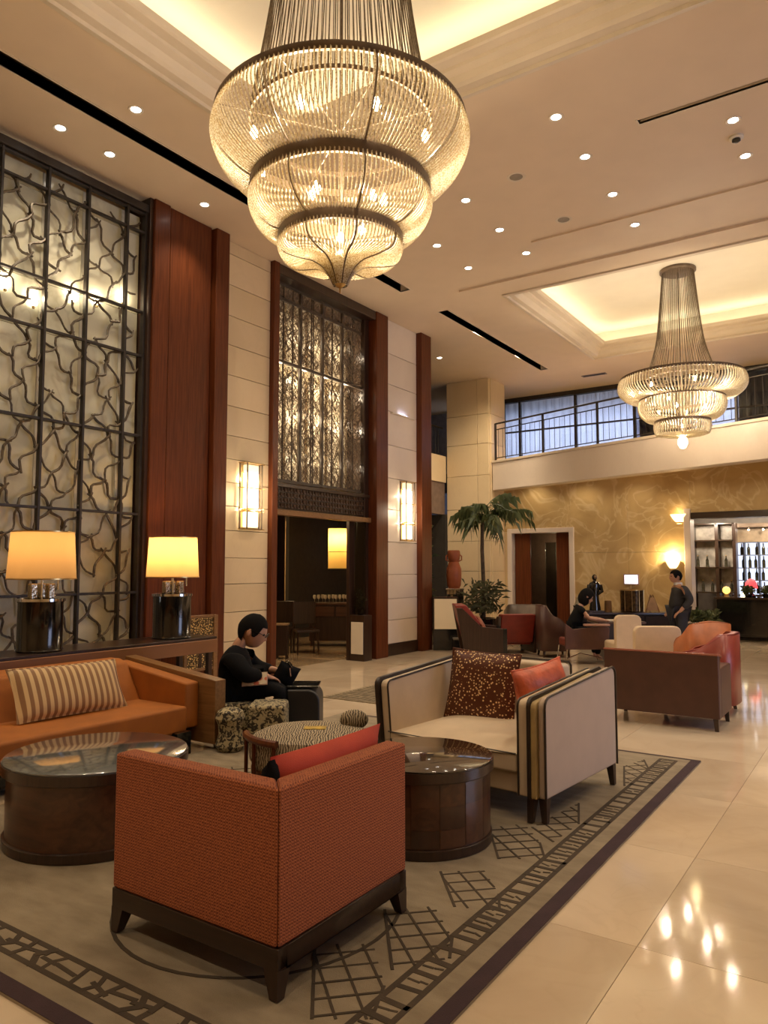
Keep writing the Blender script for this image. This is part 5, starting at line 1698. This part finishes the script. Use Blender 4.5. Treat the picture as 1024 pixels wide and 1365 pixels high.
# chair of the woman: russet shell on chrome legs
wc = thing('desk_chair', 'russet leather chair with chrome legs under the woman', 'chair', (-4.47, 12.72, 0), R34)
mb = MB(); mb.prism([(-.34, .26), (.38, .26), (.42, .62), (.34, .66), (-.2, .60), (-.34, .70)], 1, -.36, -.31)
obj('side_shell', mb, M_BROWNL, wc, bevel=.01)
obj('seat', B(-.30, -.305, .28, .34, .30, .42), mat('russet_leather', (.20, .045, .028), .4), wc, bevel=.03)
obj('arm_cap', B(-.02, -.38, .655, .42, -.29, .69, .01), mat('rosy_cap', (.45, .26, .20), .4), wc)
for x in (-.30, .34):
    for y in (-.32, .28):
        obj('leg', MB().tube([(x, y, .28), (x * 1.1, y * 1.05, 0)], .014, 8), M_CHROME, wc)
obj('stretcher', MB().tube([(-.32, -.33, .10), (0, 0, .16), (.37, -.33, .10)], .010, 6), M_CHROME, wc)
tb = thing('writing_table', 'dark writing table where the woman works', 'table', (-4.02, 13.38, 0), R34)
obj('top', B(-.42, -.30, .66, .42, .42, .70, .006), M_TABLEW, tb)
obj('pedestal', MB().prism([(-.22, 0), (.30, 0), (.38, .66), (-.30, .66)], 1, -.22, .34), M_DARKW, tb)
for k, (x, y, rz, m) in enumerate(((-.12, -.05, .2, M_WHITE), (.10, .06, -.3, M_BEIGE), (.02, -.18, .5, M_WHITE))):
    pp = thing('papers', ('pale sheets under the woman\'s hands', 'beige folder at the middle of the writing table', 'single white sheet at the near table edge')[k], 'papers', (-4.02 + .829 * x - .559 * y, 13.38 + .559 * x + .829 * y, .70), R34 + rz)
    obj('sheet', B(-.12, -.08, .0, .12, .08, .012 + .004 * k), m, pp)
    obj('sheet', B(-.10, -.07, .0135 + .004 * k, .115, .085, .018 + .004 * k), m, pp)

# ================================================================== DARK SIDEBOARD AND WHAT STANDS ON IT
sb = thing('sideboard', 'long black sideboard along the golden wall', 'sideboard', (-4.55, 15.75, 0), R34)
obj('body', B(-.95, -.25, .06, .95, .25, .68, .006), mat('sideboard_black', (.016, .012, .010), .55, spec=.2), sb)
obj('top', B(-.98, -.27, .68, .98, .27, .72, .004), M_DARKW_X, sb)
for k in range(3):
    obj('door', B(-.93 + k * .625, -.265, .10, -.32 + k * .625, -.25, .65, .004), mat('sideboard_brown', (.024, .014, .010), .55, spec=.2), sb)
obj('plinth', B(-.9, -.2, 0, .9, .2, .06), M_VOID, sb)
bk = thing('drum_basket', 'dark gold drum basket on the black sideboard', 'basket', (-4.43, 15.83, .72), R34)
obj('wall', MB().lathe([(.20, 0), (.235, .02), (.24, .45), (.225, .46), (.22, .05), (.18, .03)], 32, closed=True), mat('basket_bronze', (.13, .075, .03), .3, .6, var=.4, scale=18), bk)
obj('rim', MB().lathe([(.228, .44), (.248, .445), (.248, .465), (.228, .47)], 32, closed=True), M_BRASS, bk)
for k in range(10):
    a = 2 * PI * k / 10
    obj('strap', MB().tube([(.24 * math.cos(a), .24 * math.sin(a), .02), (.243 * math.cos(a), .243 * math.sin(a), .45)], .008, 5), M_BRASS, bk)
es = thing('wooden_easel', 'small tan wooden easel right of the drum basket', 'easel', (-4.08, 16.02, .72), R34)
obj('leg', MB().tube([(-.14, -.04, 0), (-.02, 0, .36)], .014, 6), M_SOFAW, es)
obj('leg', MB().tube([(.14, -.04, 0), (.02, 0, .36)], .014, 6), M_SOFAW, es)
obj('leg', MB().tube([(0, .12, 0), (0, .01, .34)], .012, 6), M_SOFAW, es)
obj('board', MB().prism([(-.13, .03), (.13, .03), (.04, .30), (-.04, .30)], 1, -.04, -.02), mat('easel_board', (.50, .30, .13), .6), es)
br_ = thing('vase', 'plain brown cylinder vase left of the drum basket', 'vase', (-4.80, 15.40, .72))
obj('body', MB().lathe([(0, 0), (.07, 0), (.075, .01), (.07, .24), (.06, .24), (.06, .03), (0, .03)], 24), mat('brown_glaze', (.20, .11, .045), .35), br_)
obj('foot', MB().lathe([(.05, -.0), (.08, .0), (.08, .012), (.05, .012)], 24, closed=True), M_BRONZE, br_)
# black statuette of a robed figure with its pale companion
sf = thing('statuette', 'black glazed statuette of a robed standing figure by the golden wall', 'statue', (-5.04, 15.30, .72), R34 - PI / 2)
obj('figure', MB().lathe([(0, .03), (.12, .03), (.115, .10), (.085, .26), (.08, .36), (.105, .46), (.125, .55), (.10, .61), (.04, .64), (.035, .66)], 28, sx=.7)
    .ball((0, 0, .715), .062, 16, 10, .95, .85, 1.1)
    .tube([(.01, .115, .56), (.05, .135, .43), (.10, .05, .38)], [.042, .036, .026], 8).tube([(.01, -.115, .56), (.04, -.15, .42), (.05, -.15, .28)], [.042, .036, .026], 8), M_BLACK, sf)
obj('face', MB().ball((.045, 0, .725), .035, 12, 8, .6, .8, 1.1), mat('bronze_face', (.20, .11, .06), .3, .3), sf, label='bronze coloured face')
obj('base', B(-.14, -.16, 0, .14, .16, .04, .004), M_DARKW, sf)
cp = thing('stone_figure', 'small pale conical stone figure left of the black statuette', 'statue', (-5.30, 15.04, .72))
obj('body', MB().lathe([(0, 0), (.12, 0), (.11, .08), (.07, .2), (.05, .26), (0, .27)], 20), mat('pale_stone', (.42, .38, .26), .6, var=.2, scale=14), cp)
obj('head', MB().ball((0, 0, .29), .045, 12, 8), mat('pale_stone', (.42, .38, .26), .6), cp)
sg = thing('lit_sign', 'small white lit panel on the golden wall', 'sign', (-4.89, 17.47, 1.37))
obj('frame', MB().box(-.17, -.03, -.12, .17, .02, -.10).box(-.17, -.03, .10, .17, .02, .12).box(-.17, -.03, -.10, -.15, .02, .10).box(.15, -.03, -.10, .17, .02, .10), mat('sign_frame', (.35, .25, .3), .5), sg)
obj('screen', B(-.15, -.02, -.10, .15, -.012, .10), emit('sign_glow', (1, .88, .95), 2.2), sg)
for k in range(2):
    obj('print_line', B(-.12, -.0235, .045 - k * .045, .02 - k * .08, -.0205, .06 - k * .045), mat('violet_print', (.35, .22, .45), .6), sg)
sp_ = thing('sign_post', 'thin brass post under the small lit panel', 'post', (-4.89, 17.40, 0))
obj('rod', MB().tube([(0, 0, 0), (0, 0, 1.24)], .012, 6), M_BRASS, sp_)
obj('foot', MB().lathe([(0, 0), (.12, 0), (.12, .02), (0, .025)], 20), M_BRASS, sp_)
def shell_lamp(x, z, lab, p, w_=.16):
    t = thing('wall_lamp', lab, 'wall lamp', (x, YF, z))
    v = []; f = []
    n, m = 16, 6
    for i in range(n + 1):
        a = PI * i / n
        for k in range(m + 1):
            q = k / m
            v.append((w_ * math.cos(a) * (.35 + .65 * q), -w_ * .85 * math.sin(a) * (.35 + .65 * q), -.10 + .17 * q ** 1.5))
    for i in range(n):
        for k in range(m):
            f.append((i * (m + 1) + k, (i + 1) * (m + 1) + k, (i + 1) * (m + 1) + k + 1, i * (m + 1) + k + 1))
    o = obj('bowl', MB().add(v, f, True), lit('shell_%d' % int(z * 10), (.8, .6, .3), (1, .72, .34), 2.2), t)
    md = o.modifiers.new('t', 'SOLIDIFY'); md.thickness = .008
    obj('back_plate', B(-.06, -.015, -.14, .06, 0, .06, .004), M_BRASS, t)
    light('POINT', 'wall_lamp_light', (0, -.12, .14), p, (1, .70, .36), .05, t)
shell_lamp(-3.97, 1.72, 'glowing half-shell wall lamp behind the standing man', 42)
shell_lamp(-3.80, 2.76, 'upper half-shell wall lamp by the corner of the bar opening', 1.5, .20)

# dark planter boxes with low green plants by the wall
def leafy(mb, c, n, r, h, L, wd, rnd, droop=.4):
    """n pointed leaves springing from a clump"""
    for _ in range(n):
        a = rnd.uniform(0, 2 * PI); el = rnd.uniform(.25, 1.35)
        b = Vector((c[0] + rnd.uniform(-r, r), c[1] + rnd.uniform(-r, r), c[2] + rnd.uniform(0, h)))
        d = Vector((math.cos(a) * math.cos(el), math.sin(a) * math.cos(el), math.sin(el)))
        l = L * rnd.uniform(.6, 1.2); s = d.cross(Vector((0, 0, 1))).normalized() * wd * rnd.uniform(.7, 1.2)
        p1 = b + d * l * .5; p2 = b + d * l + Vector((0, 0, -droop * l))
        mb.add([b, p1 + s, p2, p1 - s], [(0, 1, 2), (0, 2, 3)])
def potted(name, label, loc, pot, leaves, m=None, cat='plant', rz=0):
    """pot (half-width, height), leaves: list of (n, r, z, h, L, w)"""
    t = thing(name, label, cat, loc, rz)
    hw, ph = pot
    obj('pot', MB().lathe([(0, 0), (hw * .75, 0), (hw, ph * .9), (hw * 1.04, ph), (hw * .9, ph), (hw * .86, ph * .85), (0, ph * .85)], 28), M_BLACK, t)
    rnd = random.Random(sum(map(ord, label))); mb = MB()
    for n, r, z, h, L, wd in leaves:
        leafy(mb, (0, 0, z), n, r, h, L, wd, rnd)
    obj('foliage', mb, m or M_LEAF, t, kind='stuff')
    st_ = MB()
    for k in range(7):
        a = rnd.uniform(0, 6.28); q = rnd.uniform(.2, .8)
        st_.tube([(0, 0, ph * .8), (leaves[0][1] * q * math.cos(a), leaves[0][1] * q * math.sin(a), leaves[0][2] + leaves[0][3] * .8)], .007, 4)
    obj('stems', st_, M_TRUNK, t, kind='stuff')
    return t
potted('low_plant', 'low dark green plant in a black pot left of the standing man', (-3.22, 16.5, 0), (.28, .48), [(220, .28, .50, .18, .28, .03)])
potted('shrub', 'bushy silvery shrub behind the red club chair', (-6.85, 13.75, 0), (.28, .62), [(420, .32, .68, .62, .24, .016)], M_LEAF2)
potted('shrub', 'tall dark shrub in the recess left of the orange urn', (-8.65, 14.0, 0), (.30, .6), [(700, .28, .9, 1.7, .30, .03)])
potted('shrub', 'leafy shrub at the base of the orange urn', (-7.55, 13.75, 0), (.22, .25), [(260, .22, .3, .5, .26, .022)], M_LEAF2)
# the tall palm
pm_ = thing('palm_tree', 'tall indoor palm with drooping fronds before the stone column', 'tree', (-7.14, 14.36, 0), R34)
obj('pot', MB().lathe([(0, 0), (.30, 0), (.36, .5), (.38, .55), (.33, .55), (.31, .5), (0, .5)], 28), M_BLACK, pm_)
obj('trunk', MB().tube([(0, 0, .45), (.015, 0, 1.2), (-.01, .01, 2.0), (.0, 0, 2.80)], [.050, .045, .040, .036], 10), M_TRUNK, pm_)
rnd = random.Random(23)
for k in range(22):
    a = 2 * PI * k / 22 + rnd.uniform(-.3, .3)
    z_0 = rnd.uniform(2.50, 2.88)
    L = rnd.uniform(.60, 1.05) * (1.35 if math.cos(a) > .3 else .9)
    el = rnd.uniform(.5, 1.35); dr = rnd.uniform(.45, 1.0)
    pts = []
    for i in range(9):
        s_ = i / 8
        r = L * s_ * (math.cos(el) * .5 + .42); z = z_0 + L * (math.sin(el) * .85 * s_ - dr * s_ * s_ * .8)
        pts.append(Vector((r * math.cos(a), r * math.sin(a), z)))
    mb = MB().tube(pts, [.009] * 5 + [.007, .006, .005, .004], 4)
    for i in range(3, 9):
        for sub in (0, .5):
            if i == 8 and sub: continue
            b = pts[i].lerp(pts[min(i + 1, 8)], sub)
            t_ = (pts[min(i + 1, 8)] - pts[i - 1]).normalized()
            for sd_ in (-1, 1):
                lat = t_.cross(Vector((0, 0, 1))).normalized() * sd_
                l = rnd.uniform(.22, .46) * (1 - .3 * i / 8)
                d1 = (lat * rnd.uniform(.2, .9) + t_ * rnd.uniform(.2, .8) + Vector((0, 0, rnd.uniform(-.5, .1)))).normalized()
                p1 = b + d1 * l * .45; p2 = b + d1 * l * .7 + Vector((0, 0, -l * .7)); wv = t_ * rnd.uniform(.007, .012)
                mb.add([b, p1 + wv, p2, p1 - wv], [(0, 1, 2), (0, 2, 3)])
    obj('frond', mb, M_LEAF, pm_)
# orange urn on a mirrored pedestal
pd = thing('mirrored_pedestal', 'mirrored mosaic pedestal under the orange urn', 'pedestal', (-7.88, 14.43, 0), R34)
obj('plinth', B(-.2, -.2, 0, .2, .2, .1, .004), M_DARKW, pd)
mm = None
for i in range(5):
    for j in range(9):
        for (ax, off) in ((0, -1), (1, 1)):
            if mm is None:
                o = obj('mirror_tile', B(-.033, -.006, -.055, .033, .006, .055, .003), mat('mirror', (.72, .74, .78), .07, 1.0, var=.2, scale=6), pd); mm = o.data
            else:
                o = share('mirror_tile', mm, pd)
            jit = rnd.uniform(-.05, .05)
            if ax == 0:
                o.location = (-.144 + .072 * i, -.186, .17 + .118 * j); o.rotation_euler = (jit, 0, jit)
            else:
                o.location = (.186, -.144 + .072 * i, .17 + .118 * j); o.rotation_euler = (0, jit, PI / 2 + jit)
obj('core', B(-.18, -.18, .1, .18, .18, 1.16), M_BLACK, pd)
obj('cap', B(-.20, -.20, 1.16, .20, .20, 1.19, .004), M_CHROME, pd)
ur = thing('urn', 'tall orange terracotta urn on the mirrored pedestal', 'urn', (-7.88, 14.43, 1.19))
obj('body', MB().lathe([(0, 0), (.12, 0), (.15, .06), (.165, .25), (.16, .42), (.12, .54), (.10, .58), (.125, .63), (.14, .72), (.135, .80), (.12, .83), (.105, .83), (.11, .74), (.0, .6)], 36), M_TERRA, ur)
for s in (-1, 1):
    obj('lug', MB().tube([(s * .095 * .829, s * .095 * .559, .58), (s * .17 * .829, s * .17 * .559, .62), (s * .17 * .829, s * .17 * .559, .70), (s * .125 * .829, s * .125 * .559, .74)], .016, 6), M_TERRA, ur)
# box lamp at the wall end
bl = thing('box_lamp', 'cream lit box lamp on a black base at the end of the left wall', 'lamp', (-7.42, 13.20, 0), R34)
obj('base', B(-.25, -.17, 0, .25, .17, .42, .006), M_BLACK, bl)
obj('frame', MB().box(-.25, -.17, .42, -.225, .17, 1.04).box(.225, -.17, .42, .25, .17, 1.04).box(-.25, -.17, 1.02, .25, .17, 1.05), M_DARKW, bl)
obj('lit_panel', B(-.225, -.165, .42, .225, -.15, 1.02), lit('box_lamp_panel', (.62, .48, .28), (1, .70, .36), .10), bl)
lp = thing('planter_bench', 'low black planter ledge at the foot of the mirrored pedestal', 'planter', (-6.98, 13.08, 0), R34)
obj('trough', B(-.17, -.22, 0, .40, .10, .24, .006), M_BLACK, lp)
obj('top_ledge', B(-.175, -.225, .24, .405, .105, .27, .004), mat('grey_ledge', (.20, .17, .13), .3), lp)

# ================================================================== RESTAURANT SEEN THROUGH THE DOORWAY
ln = thing('hanging_lantern', 'tall yellow paper lantern glowing inside the restaurant doorway', 'lamp', (-9.77, 12.72, 1.62), R34)
o = obj('paper', MB().lathe([(.215, 0), (.215, .86)], 32), M_SHADE2, ln)
bm = bmesh.new(); bm.from_mesh(o.data); bmesh.ops.delete(bm, geom=[f for f in bm.faces if len(f.verts) > 4], context='FACES_ONLY'); bm.to_mesh(o.data); bm.free()
for z in (0, .36, .86):
    obj('hoop', MB().lathe([(.213, z - .006), (.220, z - .006), (.220, z + .006), (.213, z + .006)], 32, closed=True), M_BRONZE, ln)
obj('cord', MB().tube([(0, 0, .86), (0, 0, 1.33)], .006, 5), M_BLACK, ln)
for k in range(3):
    a = 2 * PI * k / 3
    obj('spoke', MB().tube([(0, 0, .86), (.215 * math.cos(a), .215 * math.sin(a), .86)], .005, 5), M_BRONZE, ln)
light('POINT', 'lantern_light', (0, 0, .66), 26, (1, .66, .26), .05, ln)
obj('bulb', MB().ball((0, 0, .74), .04, 12, 8), emit('lamp_bulb', (1, .70, .32), 3), ln)
def dining_chair(label, loc, rz):
    t = thing('dining_chair', label, 'chair', loc, rz)
    obj('seat', B(-.22, -.22, .42, .22, .22, .47, .01), M_DARKW, t)
    obj('backrest', B(-.22, .19, .55, .22, .23, .98, .01), M_DARKW, t)
    for x in (-.19, .19):
        for y in (-.19, .19):
            obj('leg', MB().tube([(x, y, .42), (x * 1.05, y * 1.1, 0)], [.022, .016], 6), M_DARKW, t)
        obj('back_post', MB().tube([(x, .2, .45), (x, .21, .6)], .018, 6), M_DARKW, t)
    return t
dining_chair('dark dining chair left of the restaurant buffet', (-9.9, 11.1, 0), R34)
dining_chair('dark dining chair in front of the restaurant buffet', (-9.25, 11.05, 0), R34 + .3)
bf = thing('buffet', 'dark restaurant buffet with rows of glassware under the lantern', 'sideboard', (-9.72, 12.60, 0), R34)
obj('body', B(-.55, -.25, .12, .5, .25, .86, .006), M_DARKW, bf)
obj('top', B(-.6, -.28, .86, .55, .28, .90, .006), M_TABLEW, bf)
obj('drawer', B(-.52, -.262, .62, -.03, -.25, .83, .004), M_TABLEW, bf)
obj('drawer', B(.01, -.262, .62, .48, -.25, .83, .004), M_TABLEW, bf)
for x in (-.5, .45):
    for y in (-.2, .2): obj('leg', B(x - .025, y - .025, 0, x + .025, y + .025, .12), M_DARKW, bf)
ORD = ['first', 'second', 'third', 'fourth', 'fifth', 'sixth', 'seventh', 'eighth', 'ninth', 'tenth', 'eleventh', 'twelfth']
gp = None
for k in range(12):
    x = -.45 + .075 * k; y = -.12 + .1 * (k % 3)
    loc = (-9.72 + .829 * x - .559 * y, 12.60 + .559 * x + .829 * y, .90)
    if gp is None:
        gp = thing('wine_glass', 'first stemmed glass from the left on the restaurant buffet', 'glass', loc, 0, 'glasses on the restaurant buffet')
        obj('bowl', MB().lathe([(.004, .07), (.03, .09), (.036, .13), (.028, .17)], 12), mat('glassware', (.75, .65, .48), .1, .3), gp)
        obj('stem', MB().lathe([(0, 0), (.03, .0), (.03, .004), (.004, .008), (.004, .07), (0, .07)], 10), mat('glassware', (.75, .65, .48), .1, .3), gp)
    else:
        c = copy_tree(gp); c.location = loc
        c['label'] = '%s stemmed glass from the left on the restaurant buffet' % ORD[k]
pt = potted('restaurant_plant', 'dry twiggy arrangement in a pot at the right door jamb', (-7.84, 10.87, .80), (.07, .10), [(110, .05, .12, .3, .12, .010)], M_LEAF2)
sk = thing('side_stool', 'small dark stool with a pale wooden top left inside the doorway', 'stool', (-9.16, 10.27, 0), R34)
obj('top', B(-.12, -.12, .60, .12, .12, .63, .006), mat('pale_wood', (.42, .27, .13), .4), sk)
obj('body', B(-.11, -.11, .06, .11, .11, .60, .006), M_DARKW, sk)
for x in (-.09, .09):
    for y in (-.09, .09): obj('leg', B(x - .015, y - .015, 0, x + .015, y + .015, .06), M_DARKW, sk)
jl = thing('jamb_cabinet', 'dark cabinet with a white door panel at the right door jamb', 'cabinet', (-7.80, 10.72, 0))
obj('body', B(-.17, 0, 0, .15, .24, .80, .004), M_DARKW, jl)
obj('door', B(-.13, -.015, .12, .13, 0, .68, .004), M_WHITE, jl, label='white door panel')
obj('glass_screen', B(-.10, .05, .82, .14, .062, 2.45), M_TINT, jl)
obj('post', B(-.24, -.01, 0, -.175, .2, 2.5, .004), M_DARKW, jl)
light('POINT', 'restaurant_fill', (-11.6, 10.2, 2.3), 120, (1, .68, .34), .15)  # this and the next two are bare fill, added to brighten the restaurant
light('POINT', 'restaurant_fill', (-12.4, 15.4, 2.3), 150, (1, .68, .34), .15)
light('POINT', 'restaurant_fill', (-9.0, 9.6, 2.75), 22, (1, .68, .34), .15)
# ================================================================== BAR BEYOND THE WIDE OPENING
bc = thing('bar_counter', 'black bar counter beyond the wide opening at the right', 'counter', (-1.72, 18.8, 0))
obj('body', B(-1.55, -.25, .08, 1.7, .3, .92, .006), M_BLACK, bc)
obj('top', B(-1.6, -.32, .92, 1.75, .35, .97, .006), mat('bar_top', (.06, .035, .02), .12, coat=.5), bc)
obj('plinth', B(-1.5, -.2, 0, 1.65, .28, .08), M_VOID, bc)
for k in range(5):
    obj('panel', B(-1.5 + k * .64, -.262, .14, -.9 + k * .64, -.25, .88, .004), M_BLACK, bc)
rl_ = thing('red_lamp', 'small red-shaded lamp on the bar counter', 'lamp', (-2.58, 18.85, .97))
obj('base', MB().lathe([(0, 0), (.09, 0), (.10, .03), (.04, .08), (.03, .22), (0, .22)], 20), M_BLACK, rl_)
obj('shade', MB().lathe([(.14, .20), (.12, .32), (.06, .40), (0, .42)], 24), lit('red_shade', (.7, .05, .05), (1, .08, .09), 1.2), rl_)
yl = thing('yellow_lamp', 'round amber lamp left of the plants on the bar counter', 'lamp', (-3.08, 18.70, .97))
obj('globe', MB().ball((0, 0, .15), .085, 16, 10), lit('amber_globe', (.7, .4, .1), (1, .52, .10), 2.2), yl)
obj('base', MB().lathe([(0, 0), (.06, 0), (.05, .06), (0, .07)], 16), M_BRASS, yl)
for k, (x, y, lab) in enumerate(((-2.62, 18.62, 'green plant at the left end of the bar counter'), (-2.25, 18.7, 'second green plant on the bar counter, before the red lamp'), (-1.9, 18.75, 'green plant at the picture edge on the bar counter'))):
    potted('bar_plant', lab, (x, y, .97), (.10, .08), [(150, .10, .08, .14, .13, .025)])
for k, (x, y) in enumerate(((-2.72, 18.58), (-2.06, 18.56))):
    cnd = thing('candle_glass', ('bright white candle glass by the amber lamp', 'white candle glass farther right on the bar counter')[k], 'candle', (x, y, .97))
    obj('cup', MB().lathe([(0, 0), (.045, 0), (.055, .06), (.045, .06), (.04, .01), (0, .01)], 16), lit('candle_cup', (.8, .8, .6), (1, .92, .60), 1.6), cnd)
    obj('flame', MB().ball((0, 0, .075), .012, 8, 6, 1, 1, 2), emit('flame', (1, .75, .35), 12), cnd)
# shelf unit with pale panels, left
su = thing('panelled_shelf', 'dark framed shelf unit with pale back panels inside the bar', 'shelf', (-3.52, 20.2, 0))
for x in (-.55, .02, .42):
    obj('upright', B(x - .04, -.12, 0, x + .04, .2, 2.75, .004), M_DARKW, su)
for z in (.30, 1.0, 1.62, 2.3, 2.72):
    obj('shelf_board', B(-.55, -.12, z, .42, .2, z + .035, .003), M_DARKW_X, su)
for x0, x1 in ((-.51, -.02), (.06, .38)):
    for z0, z1 in ((1.035, 1.62), (1.655, 2.3), (2.335, 2.72)):
        obj('pale_panel', B(x0, .17, z0, x1, .19, z1), mat('pale_print', (.50, .46, .40), .4, var=.3, scale=4), su)
bt = None
for k in range(8):
    loc = (-3.97 + .11 * k, 20.2 - .02 * (k % 2), 1.035 if k % 2 else 1.655)
    if bt is None:
        bt = thing('bottle', 'first small bottle from the left on the bar shelf unit', 'bottle', loc, 0, 'bottles on the bar shelves')
        obj('body', MB().lathe([(0, 0), (.035, 0), (.038, .02), (.038, .17), (.015, .22), (.013, .28), (0, .28)], 14), mat('bottle_glass', (.16, .15, .10), .08, .1, var=.5, scale=7), bt)
        obj('cap', MB().lathe([(0, .275), (.016, .275), (.016, .30), (0, .30)], 10), M_BRASS, bt)
    else:
        c = copy_tree(bt); c.location = loc; c['label'] = '%s small bottle from the left on the bar shelf unit' % ORD[k]
# lit display case
dc = thing('display_case', 'bright display case with lit glass shelves at the back of the bar', 'cabinet', (-3.0, 21.3, 0))
obj('lower_cabinet', B(-.35, -.2, 0, 1.6, .2, .95, .004), M_DARKW, dc)
obj('frame', MB().box(-.4, -.22, .95, -.33, .2, 2.75).box(1.58, -.22, .95, 1.65, .2, 2.75).box(-.4, -.22, 2.68, 1.65, .2, 2.78), M_BRONZE, dc)
obj('lit_back', B(-.33, .16, .95, 1.58, .18, 2.3), emit('case_glow', (.72, .78, 1.0), 1.1), dc)
obj('upper_panel', B(-.33, .10, 2.3, 1.58, .15, 2.68), mat('case_cream', (.55, .42, .28), .5), dc)
for z in (1.3, 1.62, 1.95, 2.28):
    obj('glass_shelf', B(-.33, -.18, z, 1.58, .15, z + .02), mat('shelf_edge', (.2, .22, .26), .2), dc)
for k in range(5):
    obj('divider', B(-.05 + k * .34, -.18, .95, -.03 + k * .34, .15, 2.3), M_IRON, dc)
for k in range(5):
    sl = thing('shelf_lamp', '%s small white spot from the left over the bar display case' % ORD[k], 'lamp', (-3.23 + .34 * k, 21.02, 2.62), 0, 'spots over the bar display case')
    obj('housing', MB().lathe([(0, .03), (.03, .03), (.035, 0), (.025, -.005), (0, -.005)], 14), M_CHROME, sl)
    obj('lamp_glow', MB().ball((0, 0, -.012), .022, 10, 7), emit('spot_white', (1, .97, .9), 16), sl)
b3 = None
rnd = random.Random(5)
for q, z in enumerate((.97, 1.32, 1.64, 1.97)):
    for k in range(9):
        c = copy_tree(bt); c.location = (-3.25 + .16 * k + rnd.uniform(-.02, .02), 21.28, z)
        c['label'] = '%s bottle from the left on the %s shelf of the bright display case' % (ORD[k], ('lowest', 'second', 'third', 'top')[q]); c['group'] = 'bottles in the bar display case'
light('POINT', 'bar_fill', (-2.2, 19.9, 2.9), 120, (1, .82, .62), .15)  # unseen bare fill lights that brighten the bar panels
light('POINT', 'bar_fill', (-3.6, 19.2, 2.9), 110, (1, .82, .62), .15)
